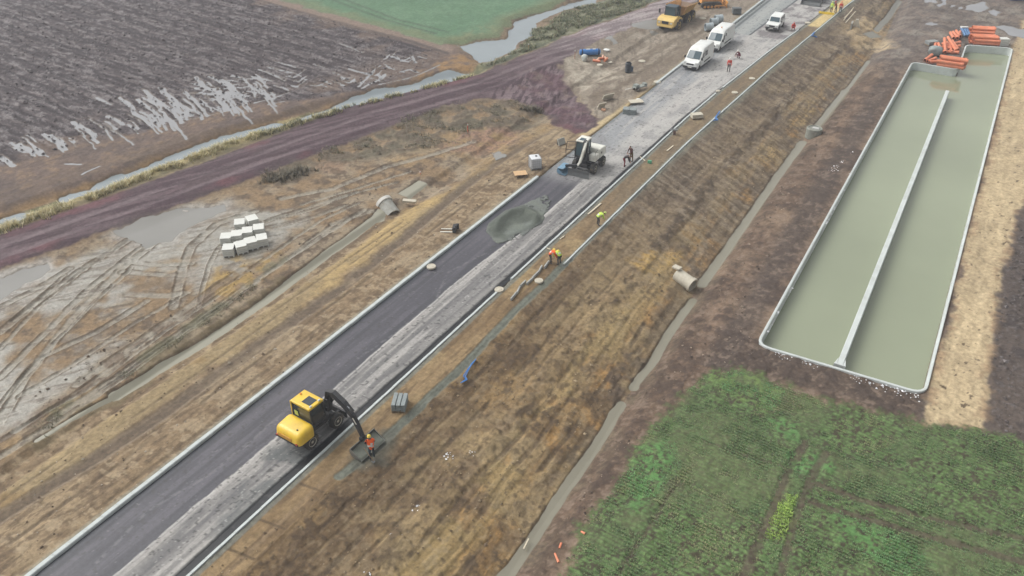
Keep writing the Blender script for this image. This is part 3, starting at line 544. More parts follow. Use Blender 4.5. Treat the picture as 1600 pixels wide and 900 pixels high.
for k in range(30):
    t_ = rr_.random(); x0_ = 215 + 190 * t_ + rr_.uniform(-8, 8); y0_ = 160 - 42 * t_ + rr_.uniform(-8, 22); l_ = rr_.uniform(.35, 1.0)
    ftr.append(([(x0_, y0_), (x0_ + 18 * l_, y0_ + 14 * l_), (x0_ + 34 * l_, y0_ + 32 * l_), (x0_ + 42 * l_, y0_ + 46 * l_)], rr_.uniform(.16, .5)))
for k in range(26):
    t_ = rr_.random(); x0_ = 10 + 230 * t_ + rr_.uniform(-8, 8); y0_ = 225 - 55 * t_ + rr_.uniform(-6, 18); l_ = rr_.uniform(.25, .8)
    ftr.append(([(x0_, y0_), (x0_ + 22 * l_, y0_ + 14 * l_), (x0_ + 40 * l_, y0_ + 32 * l_)], rr_.uniform(.12, .34)))
for k in range(22):
    x0_ = rr_.uniform(400, 650); y0_ = 150 - .2 * (x0_ - 400) + rr_.uniform(-26, 6); l_ = rr_.uniform(.3, 1); ftr.append(([(x0_, y0_), (x0_ + 14 * l_, y0_ + 3 * l_), (x0_ + 30 * l_, y0_ + 9 * l_ * rr_.choice((-1, 1)))], rr_.uniform(.12, .3)))
FW = wmask(lines=ftr, rag=.6, soft=.2, lw=.4); FW *= sst(.2, .34, nC + .2 * nB)
blot = sst(-1, 2, sd_poly(wx, wy, GL([(285, 125), (330, 118), (400, 118), (420, 140), (400, 158), (330, 165), (300, 150)]), 5)); FW = np.maximum(FW, blot * sst(.6, .68, fbm((x + y) / 3.5, y - x, .8, 3, 81)))
MW = np.maximum(wmask(polys=[[(178, 362), (222, 338), (290, 324), (352, 319), (356, 330), (318, 345), (280, 362), (262, 378), (230, 384)], [(-60, 440), (0, 432), (40, 420), (76, 411), (78, 422), (40, 442), (0, 470), (-60, 500)]], rag=1.0, soft=.2),
                wmask(polys=[[(766, 238), (782, 236), (790, 242), (776, 248)]], rag=.8, soft=.2)) * sst(.2, .34, nC)
TW = wmask(polys=[[(1440, 0), (1460, -6), (1462, 3), (1442, 4)], [(1466, 10), (1472, 0), (1480, -4), (1476, 8), (1470, 12)], [(1515, 6), (1540, 2), (1545, 12), (1530, 18), (1512, 14)], [(1540, 18), (1555, 14), (1566, 20), (1556, 25)], [(1548, 40), (1565, 38), (1582, 42), (1598, 46), (1640, 52), (1640, 64), (1600, 60), (1580, 54), (1562, 46)], [(1484, 11), (1490, 6), (1488, 13)], [(1490, 18), (1502, 8), (1506, 12)]], lines=[([(1456, 38), (1464, 38)], .5)], rag=1.4, soft=.3)
YW = wmask(polys=[[(985, 36), (1010, 32), (1030, 30), (1034, 44), (1010, 46), (990, 42)], [(1015, 47), (1030, 50), (1018, 55)], [(945, 60), (955, 56), (965, 66), (960, 70), (952, 62)]], rag=.8, soft=.2)
for nm, m, off, wm in (('ditch_water', RW, .10, 'silty ditch water'), ('ditch_water', LW, .10, 'pale ditch water'), ('field_ditch_water', NW, .1, 'clear ditch water'), ('pond_water', PW, .1, 'clear ditch water'), ('puddle_water', FW, .05, 'field puddle water'), ('puddle_water', MW, .05, 'mud puddle water'), ('puddle_water', TW, .05, 'field puddle water'), ('puddle_water', YW, .05, 'mud puddle water')):
    dz = dz * (1 - m * .9) - 2 * off * m
    mixc(sst(.02, .4, m), sr(112, 100, 86), .6); mixr(sst(.05, .5, m), .5)
    WATER.append((nm, m, off, wm))
# ---- nothing of the loose relief under road and basin
rd = (x > XL - .35) & (x < XRR + .2); dz[rd] = 0
BAS = [W(1186, 537, -.75), W(1443, 613, -.75), W(1582, 74, -.75), W(1509, 69, -.75), W(1498, 109, -.75), W(1427, 96, -.75)]
bsd = sd_poly(x, y, [tuple(p[:2]) for p in BAS], 4); inb = sst(-.05, .12, bsd)
Z = BZ + dz; Z = Z * (1 - inb) + inb * (-2.6)
fl_ = ~near; Z[fl_] = np.minimum(BZ[fl_], -.5)
col *= (1 + .18 * (nD - .5) + .16 * (nC - .5))[:, None]
bks = (.15 * bk)[:, None]; lum_ = (col * np.array([.3, .59, .11], np.float32)).sum(1, keepdims=True); col = col * (1 - bks) + bks * (lum_ + (col - lum_) * .62) * np.array([1.0, .97, .96], np.float32)
col = enrich(col, .18, 1.1); cmk = (cm * .9)[:, None]; lum_ = (col * np.array([.3, .59, .11], np.float32)).sum(1, keepdims=True); col = col * (1 - cmk) + cmk * (lum_ + (col - lum_) * .84)

# ================================================================== BUILD: the ground, split by what covers it
idx = np.arange(N, dtype=np.int32).reshape(NR, NC)
quads = np.stack([idx[:-1, :-1], idx[:-1, 1:], idx[1:, 1:], idx[1:, :-1]], -1).reshape(-1, 4)
soil = soil_mat('bare soil'); 
P3 = np.stack([GX, GY, Z], 1)
def sub_mesh(name, q, zz, material, attrs=True, **props):
    u, inv = np.unique(q, return_inverse=True)
    v = P3[u].copy()
    if zz is not None: v[:, 2] = zz[u]
    me = np_mesh(name, v, inv.reshape(q.shape).astype(np.int32), material, True, {'earth': ('FLOAT_COLOR', col[u]), 'rough': ('FLOAT', rgh[u])} if attrs else None)
    return link(name, me, **props)
qreg = REG[quads[:, 0]]
for r, nm in enumerate(['ground', 'ploughed_field', 'green_field', 'haul_track', 'crop_field', 'sand_path', 'field_path']):
    q = quads[qreg == r]
    if len(q): sub_mesh(nm, q, None, soil, kind='structure')
water_mat('silty ditch water', (140, 136, 120), rough=.14); water_mat('pale ditch water', (160, 157, 140), rough=.12); water_mat('clear ditch water', (146, 155, 158), rough=.05)
water_mat('field puddle water', (150, 150, 151), rough=.08); water_mat('mud puddle water', (140, 138, 132), rough=.11)
for nm, m, off, wm in WATER:
    q = quads[(m[quads].max(1) > .12)]
    if len(q): sub_mesh(nm, q, BZ - off, MATS[wm], attrs=False, kind='structure')
# land beyond the surveyed sheet
bm = B(); bmesh.ops.create_grid(bm, x_segments=8, y_segments=8, size=6000); o = fin('outer_ground', bm, mat('outer soil', (118, 106, 92), rough=.9, scale=.02)); o.location = (0, 0, -3.2); o['kind'] = 'structure'
del quads, qreg
# ================================================================== ROAD
ry = [8.0]
while ry[-1] < 172: ry.append(ry[-1] + max(.07, .0018 * ry[-1]))
ry = np.array(ry); rt_ = np.linspace(0, 1, 112)
RY = np.repeat(ry[:, None], len(rt_), 1).ravel(); RX = (XL + (xr_at(ry) - XL)[:, None] * rt_[None, :]).ravel()
RX = RX.astype(np.float32); RY = RY.astype(np.float32); XRd = xr_at(RY)
a1 = fbm(RX, RY / 14, .34, 4, 101); a2 = fbm(RX, RY, 1.6, 4, 102); a3 = fbm(RX, RY, .22, 3, 103); a4 = fbm(RX, RY / 30, .7, 3, 104); a5 = fbm(RX, RY, 6, 3, 105)
wv = fbm(RX, RY, 2, 3, 106) - .5; wv2 = fbm(RX, RY, .35, 2, 107) - .5
n = len(RX); col = np.empty((n, 3), np.float32); rgh = np.full(n, .8, np.float32); rz = np.zeros(n, np.float32)
lane = np.interp(RY, [0, 30, 45, 58, 66, 75], [-31.8, -31.75, -31.95, -31.2, -31.4, -31.6])
col[:] = sr(160, 157, 153)                                              # pale crushed stone layer
mixc(sst(.4, .7, a1), sr(134, 132, 130), .7); mixc(sst(.45, .7, a4), sr(164, 161, 156), .7); mixc(sst(.5, .75, a3), sr(124, 122, 121), .35)
mixc(sst(.58, .72, fbm(RX, RY / 5, .9, 3, 108)) , sr(108, 108, 110), .55)
for xx, wd, k in ((-30.6, .3, .55), (-30.0, .25, .4), (-29.5, .2, .35)):
    mixc((1 - sst(wd * .5, wd, np.abs(RX - xx + .5 * wv))) * sst(.4, .6, a4) * (RY < 66), sr(104, 102, 103), k)
a6 = fbm(RX, RY / 40, .3, 3, 115, .6); a7 = fbm(RX + .3 * wv, RY / 18, .8, 3, 116)
mixc((RX > lane) * sst(.52, .62, a6), sr(122, 121, 120), .5); mixc((RX > lane) * (1 - sst(.34, .48, a6)), sr(178, 175, 170), .55); mixc((RX > lane) * sst(.55, .66, a7) * (RY < 66), sr(110, 109, 110), .55)
# near part darker, wet
gp = sst(-.5, .5, sd_poly(RX + wv, RY, WL([(420, 700), (480, 690), (505, 690), (470, 740), (420, 790), (370, 830), (330, 840), (380, 760)], 0), 3)); mixc(gp * sst(.3, .6, a2), sr(104, 108, 108), .7)
L = 1 - sst(-.06, .06, RX - lane + .18 * wv + .06 * wv2); L *= (1 - sst(63, 68, RY))
mixc(L, sr(88, 86, 93)); mixc(L * sst(.42, .62, a1), sr(104, 101, 108), .7); mixc(L * sst(.5, .66, a4), sr(74, 74, 80), .7)
mixc(L * (1 - sst(.0, .75, RX - XL)) , sr(66, 70, 78), .85)
mixc((1 - sst(.03, .1, np.abs(RX - lane - .1 + .18 * wv))) * (RY < 64), sr(182, 180, 176), .7)
rz += np.where(L > .5, 0, .05)
# a pale dusting line curving across the dark lane
for q in (WL([(560, 560), (620, 520), (680, 470), (700, 425), (760, 395)], 0), WL([(150, 880), (230, 800), (330, 740), (450, 640)], 0)):
    mixc(L * (1 - sst(.04, .16, d_line(RX + .2 * wv, RY, q, 3))) * sst(.35, .55, a3), sr(130, 128, 130), .45)
# beyond the white machine
fr = sst(63, 70, RY); hb = fr * (1 - sst(-.6, .9, RX + 32.2 + .9 * wv))
mixc(fr, sr(174, 172, 168), .75); mixc(hb, sr(144, 147, 150), .75); mixc(fr * sst(.48, .62, a1), sr(176, 173, 169), .6); mixc(fr * sst(.5, .66, a2), sr(134, 133, 133), .5)
mixc(sst(96, 102, RY) * (1 - sst(110, 118, RY)) * (1 - sst(-1.5, .5, RX + 32.6 + wv)), sr(106, 110, 115), .75)
mixc(sst(.55, .7, fbm(RX, RY / 8, .5, 3, 110)) * sst(75, 90, RY) * (RX > -31.6), sr(178, 174, 169), .7)
# dark emulsion strip by the right kerb
sw = np.interp(RY, [0, 25, 40, 60, 75, 95, 110], [.62, .6, .42, .4, .36, .3, .12])
S = sst(-.05, .03, RX - (XRd - sw) + .1 * wv + .05 * wv2); S *= 1 - .75 * sst(84, 100, RY)
mixc(S, sr(32, 35, 40), .97); mixr(S, .5); rz -= .09 * S
mixc((1 - sst(.0, .3, RX - XL)) * fr * (RY > 92), sr(80, 84, 88), .8)
mixc((1 - sst(.05, .7, RX - XL + .2 * wv)) * fr * (RY < 93), sr(112, 118, 120), .7)
# far concrete lane lower left with a dark joint
cj = sst(118.4, 118.6, RY) ; cl_ = cj * (1 - sst(-.08, .08, RX + 31.6 - .04 * (RY - 118))); mixc(cl_, sr(150, 154, 152), .9); mixc(cj * (1 - sst(.5, .9, np.abs(RX + 33.2))), sr(168, 168, 164), .5)
mixc(cj * (1 - sst(.12, .3, np.abs(RX + 31.7 - .04 * (RY - 118)))), sr(86, 90, 94), .9); mixc(cj * (1 - sst(.1, .3, np.abs(RX + 34.6))), sr(90, 94, 97), .8)
mixc((1 - sst(.06, .22, np.abs(RY - 118.5))) * (RX < -31.6), sr(84, 84, 86), .8); rz -= .12 * cl_
mixc(cj * (RX > -31.4) * sst(.45, .6, a2), sr(118, 110, 112), .6)
# scattered stains, light stones
mixc(sst(.78, .82, fbm(RX, RY, .16, 2, 112)) * (RX > lane) * (1 - S), sr(186, 184, 180), .5); mixc(sst(.73, .77, fbm(RX, RY, .22, 2, 113)), sr(78, 76, 76), .6)
mixc(L * sst(.84, .87, fbm(RX, RY, .14, 2, 114)), sr(140, 138, 138), .5)
rz += .03 * (a2 - .5); col *= (1 + .12 * (a3 - .5))[:, None]; mixr(L * .8, .42)
iy = np.arange(n, dtype=np.int32).reshape(len(ry), len(rt_))
q = np.stack([iy[:-1, :-1], iy[:-1, 1:], iy[1:, 1:], iy[1:, :-1]], -1).reshape(-1, 4)
link('road', np_mesh('road', np.stack([RX, RY, rz], 1), q, soil_mat('crushed stone', .2, 5, 22, .4, .02, .3), True, {'earth': ('FLOAT_COLOR', enrich(col, .25, 1.05, .2)), 'rough': ('FLOAT', rgh)}), kind='structure')

# ---- kerbs: stones laid end to end
conc = mat('kerb concrete', (204, 211, 209), .75, var=.1, scale=3, bump=.15, dirt=(140, 138, 126), dirt_amt=.35)
haun = mat('haunch concrete', (160, 162, 154), .9, var=.15, scale=5, bump=.4, dirt=(112, 98, 80), dirt_amt=.6)
def stone_mesh(nm, w, l, h, ch, side):
    bm = B(); hw = w / 2
    pr = [(-hw, 0), (hw, 0), (hw, h - (ch if side > 0 else .01)), (hw - (ch * .7 if side > 0 else .01), h), (-hw + (ch * .7 if side < 0 else .01), h), (-hw, h - (ch if side < 0 else .01))]
    prism(bm, pr, 'y', -l / 2, l / 2); o = fin(nm, bm, conc); me = o.data; bpy.data.objects.remove(o); return me
SMR, SML, SME = stone_mesh('kerb_stone', .2, .985, .36, .05, -1), stone_mesh('kerb_stone', .3, .985, .36, .06, 1), stone_mesh('edging_stone', .15, .985, .3, .02, -1)
def kerb_run(nm, me, stone, xf, y0, y1, ztop, h, label, hx=None):
    root = thing(nm, (float(xf(y0)), y0, 0), 0, label, 'kerb')
    yy = y0
    while yy < y1 - .4:
        o = link(stone, me, root); xa = float(xf(yy)); xb = float(xf(yy + 1))
        o.location = (xa + (xb - xa) / 2 - root.location.x + random.uniform(-.008, .008), yy + .5 - y0, ztop - h + random.uniform(-.008, .008))
        o.rotation_euler = (0, 0, -math.atan2(xb - xa, 1) + random.uniform(-.006, .006)); yy += 1.0
    if hx:
        bm = B(); rings = []
        for k in range(int((yy - y0) / .4) + 1):
            t = y0 + .4 * k; r = [random.uniform(-.04, .04) for _ in range(3)]; c = float(xf(t)) - root.location.x
            rings.append([(c + hx * .02, t - y0, -.3), (c + hx * .02, t - y0, ztop - .09 + r[0] * .4), (c + hx * (.2 + r[1]), t - y0, ztop - .15 + r[2]), (c + hx * (.36 + r[1]), t - y0, -.3)])
        loft(bm, rings); fin('haunch', bm, haun, root)
    return root
kerb_run('kerb', SML, 'kerb_stone', lambda t: XL - .15, 9, 63.7, .2, .36, 'long near kerb of pale concrete stones left of the dark lane', -1)
kerb_run('kerb', SML, 'kerb_stone', lambda t: XL - .15, 93.6, 150, .2, .36, 'far pale concrete kerb on the left beside the parked white vans', -1)
kerb_run('kerb', SMR, 'kerb_stone', lambda t: xr_at(t) + .1, 9, 45.1, .16, .36, 'near right kerb beside the black strip, below the yellow excavator', 1)
kerb_run('kerb', SMR, 'kerb_stone', lambda t: xr_at(t) + .1, 47.2, 94.6, .16, .36, 'middle run of the right kerb passing the white excavator', 1)
kerb_run('kerb', SMR, 'kerb_stone', lambda t: xr_at(t) + .1, 96.4, 124.6, .16, .36, 'far run of the right kerb beyond the short gap', 1)
kerb_run('edging', SME, 'edging_stone', lambda t: xe_at(t), 51.3, 152, .12, .3, 'thin pale edging line along the top of the earth bank')
# ================================================================== BASIN
def rounded(pts, r, k=6):
    out = []
    n = len(pts)
    for i in range(n):
        p0, p, p1 = Vector(pts[i - 1][:2]), Vector(pts[i][:2]), Vector(pts[(i + 1) % n][:2])
        rr = min(r, (p0 - p).length * .4, (p1 - p).length * .4)
        a = p + (p0 - p).normalized() * rr; b = p + (p1 - p).normalized() * rr
        for j in range(k + 1):
            t = j / k; out.append((1 - t) ** 2 * a + 2 * t * (1 - t) * p + t * t * b)
    return out
RIM = -.62
bc = [W(1186, 537, RIM), W(1312, 571, RIM), W(1443, 613, RIM), W(1581, 75, RIM), W(1511, 70, RIM), W(1498, 109, RIM), W(1427, 97, RIM)]
basin_c = mat('basin concrete', (210, 216, 213), .6, var=.07, scale=.8, bump=.1, dirt=(150, 150, 138), dirt_amt=.35)
bas = thing('settling_basin', (float(bc[0][0]), float(bc[0][1]), RIM), 0, 'long twin concrete basin full of greenish water beside the sand path', 'basin')
bo = Vector(bas.location)
def wall_loop(nm, pts, th, top, bot, parent, m, origin):
    "closed wall: inner line pts (ccw), thickness outwards"
    n = len(pts); inner, outer = [], []
    for i in range(n):
        p, a, b = pts[i], pts[i - 1], pts[(i + 1) % n]; d = (b - a).normalized(); nn = Vector((d.y, -d.x))
        inner.append(p); outer.append(p + nn * th)
    bm = B(); vi = [[bm.verts.new((q.x - origin.x, q.y - origin.y, z - origin.z)) for q in ring] for ring, z in ((inner, bot), (inner, top - .02), ([p + (o_ - p) * .15 for p, o_ in zip(inner, outer)], top), ([p + (o_ - p) * .85 for p, o_ in zip(inner, outer)], top), (outer, top - .03), (outer, bot))]
    for r0, r1 in zip(vi[:-1], vi[1:]):
        for i in range(n): bm.faces.new((r0[i], r0[(i + 1) % n], r1[(i + 1) % n], r1[i]))
    return fin(nm, bm, m, parent, smooth=True)
corner = [bc[0], bc[2], bc[3], bc[4], bc[5], bc[6]]
ring = rounded(corner, .9)
# the two near corners meet in a small notch at the divider: two straight near walls
wall_loop('outer_wall', ring, .2, RIM, -2.8, bas, basin_c, bo)
bm = B(); d0, d1 = Vector(W(1312, 570, RIM)) + Vector((0, .05, 0)), Vector(W(1481, 141, RIM)); ax = (d1 - d0).normalized(); sd = Vector((ax.y, -ax.x, 0))
rings = [[Vector((d0 if k == 0 else d1)) + sd * u + Vector((0, 0, zz - RIM)) - bo for u, zz in ((-.21, -2.8), (-.21, RIM - .07), (-.18, RIM - .03), (.18, RIM - .03), (.21, RIM - .07), (.21, -2.8))] for k in (0, 1)]
loft(bm, rings); fin('divider_wall', bm, basin_c, bas)
bm = B()
for s_ in (-1, 1):
    v = [d0 - bo + sd * (.2 * s_) + Vector((0, 0, -.022)), d0 - bo + sd * (.4 * s_) + Vector((0, .0, -.022)), d0 - bo + ax * .8 + sd * (.24 * s_) + Vector((0, 0, -.022))]
    lo = [p + Vector((0, 0, -1.5)) for p in v]; a = [bm.verts.new(p) for p in v]; b = [bm.verts.new(p) for p in lo]
    bm.faces.new(a); bm.faces.new(b[::-1])
    for i in range(3): bm.faces.new((a[i], b[i], b[(i + 1) % 3], a[(i + 1) % 3]))
fin('corner_fillet', bm, basin_c, bas)
bw = water_mat('basin water', (152, 159, 133), rough=.06, var=.15, vscale=.045, bump=.03, ior=1.58)
bm = B(); vs_ = [bm.verts.new((p.x, p.y, RIM - 1.0)) for p in rounded([Vector(c[:2]) for c in corner], .9)]; f = bm.faces.new(vs_)
o = fin('basin_water', bm, bw); o['kind'] = 'structure'
# ================================================================== GREENERY AND LOOSE STUFF
def tufts(name, pts, hgt, blades, spread, cols, m, width=.02, lean=.5, seed=1, **props):
    "grass blades: each a bent strip of two quads"
    r = np.random.default_rng(seed); P = np.repeat(pts, blades, 0); n = len(P)
    a = r.uniform(0, 2 * np.pi, n); d = np.stack([np.cos(a), np.sin(a), np.zeros(n)], 1); w = np.stack([-np.sin(a), np.cos(a), np.zeros(n)], 1)
    h = (hgt * r.uniform(.55, 1.25, n))[:, None]; ln = (lean * r.uniform(.2, 1.3, n))[:, None]; wd = (width * r.uniform(.6, 1.4, n))[:, None]
    b0 = P + np.concatenate([r.normal(0, spread, (n, 2)), np.zeros((n, 1))], 1) - np.array([0, 0, .03]); up = np.array([0, 0, 1.0])
    mid = b0 + up * h * .6 + d * h * ln * .35; tip = b0 + up * h * .92 + d * h * ln
    V_ = np.stack([b0 - w * wd, b0 + w * wd, mid - w * wd * .8, mid + w * wd * .8, tip - w * wd * .2, tip + w * wd * .2], 1).reshape(-1, 3)
    k = (np.arange(n) * 6)[:, None]; Fq = np.concatenate([k + np.array([0, 1, 3, 2]), k + np.array([2, 3, 5, 4])], 0)
    c = np.asarray(cols, np.float32)
    cc = c[r.integers(0, len(c), n)] * r.uniform(.75, 1.25, (n, 1)).astype(np.float32)
    return link(name, np_mesh(name, V_, Fq, m, False, {'earth': ('FLOAT_COLOR', np.repeat(cc, 6, 0))}), **props)
leaf = leaf_mat('leaf')
def scatter(poly, per_m2, seed, rag=0):
    r = np.random.default_rng(seed); A = np.array(poly); lo, hi = A.min(0), A.max(0); n = int((hi - lo).prod() * per_m2)
    p = r.uniform(lo, hi, (n, 2)); k = sd_poly(p[:, 0] + rag * (fbm(p[:, 0], p[:, 1], 2, 2, 9) - .5), p[:, 1], poly, 3) > 0
    return p[k]
# winter crop in drilled rows
cp = scatter([c for c in CROP], 170, 3, 1.5); rowp = .24
vv = cp[:, 1] + .08 * cp[:, 0]; cp[:, 1] += (np.round(vv / rowp) * rowp - vv) * .9
cd = np.full(len(cp), 99.)
for k, qd in enumerate(CTRK): cd = np.minimum(cd, d_line(cp[:, 0].astype(np.float32), cp[:, 1].astype(np.float32), qd, 3) + (0 if k < 4 else .2))
dens = fbm(cp[:, 0], cp[:, 1], 4, 3, 55) * .6 + fbm(cp[:, 0], cp[:, 1], .8, 2, 56) * .4
keep = (cd > .12 + .3 * RNG.random(len(cp))) & (dens > .26 + .22 * RNG.random(len(cp))); cp = cp[keep]; dens = dens[keep]
in_frame = cp[:, 0] * math.cos(YAW) + cp[:, 1] * math.sin(YAW) < 45; cp = cp[in_frame]; dens = dens[in_frame]
p3 = np.concatenate([cp, base(cp[:, 0], cp[:, 1])[:, None]], 1)
def inpoly(px): return sd_poly(cp[:, 0] + 1.2 * (fbm(cp[:, 0], cp[:, 1], 1.5, 2, 57) - .5), cp[:, 1], GL(px), 3) > -.2
fz = RNG.random(len(cp)) < .55
bright = inpoly([(990, 745), (1015, 700), (1040, 690), (1050, 720), (1030, 765), (1000, 790)]) | inpoly([(1235, 715), (1275, 712), (1285, 735), (1250, 745)]) | inpoly([(1100, 590), (1150, 582), (1230, 615), (1200, 640), (1180, 630)]) | inpoly([(1300, 790), (1400, 835), (1450, 880), (1400, 900), (1330, 850)])
lime = inpoly([(1202, 838), (1212, 780), (1246, 778), (1235, 840)])
bright &= fz; tone = fbm(cp[:, 0], cp[:, 1], 5, 3, 58); yell = (tone > .54) & ~bright & ~lime
for nm, sel, cs, hh in (('winter_crop', ~bright & ~lime & ~yell, [sr(98, 132, 78), sr(112, 142, 88), sr(102, 126, 86), sr(136, 142, 98)], .085), ('winter_crop', yell, [sr(130, 148, 94), sr(146, 152, 104), sr(118, 134, 92), sr(150, 144, 108)], .08), ('winter_crop', bright, [sr(104, 154, 92), sr(114, 160, 100), sr(104, 142, 92)], .1), ('winter_crop', lime, [sr(156, 188, 84), sr(144, 176, 84), sr(166, 190, 96)], .12)):
    if sel.sum(): tufts(nm, p3[sel], hh, 3, .035, cs, leaf, .02, 1.0, seed=int(sel.sum()), kind='stuff')
# dry reeds along the field ditch, denser bank vegetation further on
def strip_points(line, hw, per_m, seed, off=0.0):
    r = np.random.default_rng(seed); L = np.array(line); out = []
    for a, b in zip(L[:-1], L[1:]):
        d = b - a; l = np.hypot(*d); n = int(l * per_m); t = r.uniform(0, 1, n); nn = np.array([-d[1], d[0]]) / l
        out.append(a + d * t[:, None] + nn * (off + r.normal(0, hw * .55, n))[:, None])
    return np.concatenate(out)
def on_ground(p): return np.concatenate([p, base(p[:, 0], p[:, 1])[:, None]], 1)
straw = [sr(214, 198, 148), sr(226, 212, 168), sr(196, 184, 132), sr(170, 168, 120), sr(236, 224, 186)]
sp = strip_points(WL([(-120, 402), (0, 356), (60, 335), (120, 316), (190, 288), (250, 264), (320, 238), (400, 209)], -.6), .75, 44, 4, -.45)
sp = sp[fbm(sp[:, 0], sp[:, 1], 1.6, 2, 5) > .4]
tufts('dry_reeds', on_ground(sp), .45, 7, .12, straw, leaf, .022, .9, 4, kind='stuff')
sp = strip_points(WL([(400, 213), (480, 188), (560, 164), (640, 146), (700, 128), (745, 114)], -.6), .75, 34, 6); sp = sp[fbm(sp[:, 0], sp[:, 1], 1.6, 2, 5) > .42]
tufts('bank_grass', on_ground(sp), .45, 6, .12, straw[:4] + [sr(108, 114, 82)] * 3, leaf, .022, .9, 6, kind='stuff')
greens = [sr(122, 132, 98), sr(140, 146, 108), sr(108, 118, 92), sr(166, 160, 128), sr(146, 138, 114)]
sp = scatter(WL([(748, 104), (800, 84), (832, 62), (842, 40), (880, 18), (940, 6), (1000, -10), (1010, 8), (940, 30), (880, 50), (830, 76), (770, 102)], -.5), 14, 8, 3); sp = sp[fbm(sp[:, 0], sp[:, 1], 2.2, 2, 5) > .43]
tufts('bank_scrub', on_ground(sp), .4, 9, .22, greens, leaf, .035, .9, 8, kind='stuff')
sp = scatter(GL([(560, 215), (700, 160), (800, 158), (845, 178), (780, 210), (650, 232), (560, 252), (440, 285), (400, 292), (450, 262)]), 9, 9, 3); sp = sp[fbm(sp[:, 0], sp[:, 1], 1.8, 2, 5) > .52]
tufts('weeds', on_ground(sp), .22, 7, .2, [sr(112, 106, 86), sr(96, 98, 74), sr(134, 122, 98)], leaf, .03, 1.2, 9, kind='stuff')
sp = strip_points(GL([(60, 690), (200, 605), (330, 515), (430, 442)]), .6, 14, 10, .9); sp = sp[fbm(sp[:, 0], sp[:, 1], 1.5, 2, 5) > .5]
tufts('ditch_grass', on_ground(sp), .16, 6, .12, [sr(118, 114, 86), sr(104, 102, 78)], leaf, .02, 1, 10, kind='stuff')
for px, py, rr2, nn in ((432, 278, 1.3, 60), (470, 268, 1.0, 40), (452, 275, .9, 30), (830, 172, 1.2, 40)):
    c_ = np.array(G(px, py)[:2]); sp = c_ + np.random.default_rng(px).normal(0, rr2 * .5, (nn, 2))
    o = tufts('low_bush', on_ground(sp), .5, 10, .14, [sr(120, 112, 94), sr(106, 102, 84), sr(134, 122, 102)], leaf, .03, .8, px); tag(o, {432: 'largest dark low bush at the edge of the haul track', 470: 'dark low bush right of the largest bush by the haul track', 452: 'small dark bush between two others by the haul track', 830: 'dark low bush at the haul track bend'}[px], 'bush')
# clods and stones
def clods(name, pts, size, cols, seed, flat=.6, **props):
    r = np.random.default_rng(seed); n = len(pts); t = np.array([[1, 0, 0], [0, 1, 0], [-1, 0, 0], [0, -1, 0], [0, 0, 1], [0, 0, -1]], float)
    s_ = (size * r.lognormal(0, .45, n))[:, None, None]; V_ = t[None] * s_ * r.uniform(.6, 1.3, (n, 6, 1)); V_[:, :, 2] *= flat
    a = r.uniform(0, 6.28, n); ca, sa = np.cos(a)[:, None], np.sin(a)[:, None]; X_, Y_ = V_[:, :, 0].copy(), V_[:, :, 1].copy(); V_[:, :, 0] = X_ * ca - Y_ * sa; V_[:, :, 1] = X_ * sa + Y_ * ca
    V_ += pts[:, None, :] + np.array([0, 0, .01]); Fc = np.array([[0, 1, 4], [1, 2, 4], [2, 3, 4], [3, 0, 4], [1, 0, 5], [2, 1, 5], [3, 2, 5], [0, 3, 5]])
    Fq = ((np.arange(n) * 6)[:, None, None] + Fc[None]).reshape(-1, 3); c = np.asarray(cols, np.float32); cc = c[r.integers(0, len(c), n)] * r.uniform(.7, 1.25, (n, 1)).astype(np.float32)
    return link(name, np_mesh(name, V_.reshape(-1, 3), Fq, soil, False, {'earth': ('FLOAT_COLOR', np.repeat(cc, 6, 0)), 'rough': ('FLOAT', np.full(n * 6, .9, np.float32))}), **props)
def surf(p):      # lie on the relief as built, not on the mean surface
    q = on_ground(p); q[:, 2] += .03; return q
bp_ = scatter(GL([(300, 905), (560, 735), (640, 660), (760, 560), (900, 420), (1000, 320), (1140, 200), (1250, 110), (1290, 150), (1180, 300), (1080, 440), (990, 570), (900, 715), (780, 890)]), 4.5, 12); bp_ = bp_[fbm(bp_[:, 0], bp_[:, 1], 2.5, 3, 13) > .46]
clods('soil_clods', surf(bp_), .045, [sr(122, 106, 86), sr(112, 96, 78), sr(146, 128, 100), sr(168, 150, 122)], 12, kind='stuff')
bp_ = scatter(GL([(900, 890), (960, 740), (1060, 600), (1180, 560), (1180, 440), (1300, 240), (1400, 100), (1360, 110), (1200, 320), (1100, 480), (1010, 610), (850, 870)]), 5, 14); bp_ = bp_[fbm(bp_[:, 0], bp_[:, 1], 2.5, 3, 15) > .45]
clods('soil_clods', surf(bp_), .05, [sr(104, 90, 80), sr(96, 84, 76), sr(130, 114, 100), sr(154, 138, 122)], 14, kind='stuff')
bp_ = scatter(GL([(0, 740), (400, 480), (700, 270), (840, 270), (620, 445), (340, 672), (40, 890)]), 1.6, 16)
clods('verge_stones', surf(bp_), .045, [sr(120, 104, 86), sr(170, 160, 144), sr(100, 86, 72)], 16, kind='stuff')
bp_ = scatter(GL([(0, 640), (200, 520), (400, 400), (600, 280), (760, 210), (600, 300), (400, 430), (60, 660)]), 3, 17)
clods('mud_clods', surf(bp_), .05, [sr(116, 102, 88), sr(106, 94, 82)], 17, kind='stuff')
bp_ = scatter(GL([(1560, 690), (1552, 560), (1575, 430), (1600, 330), (1640, 330), (1700, 700)]), 9, 18)
clods('soil_clods', surf(bp_), .06, [sr(96, 88, 84), sr(88, 80, 78), sr(112, 106, 104)], 18, kind='stuff')
bp_ = scatter(PL, 1.3, 19); bp_ = bp_[(bp_[:, 0] > -135)]
clods('plough_clods', surf(bp_), .1, [sr(100, 92, 92), sr(116, 108, 108), sr(92, 84, 85), sr(134, 128, 126)], 19, kind='stuff')
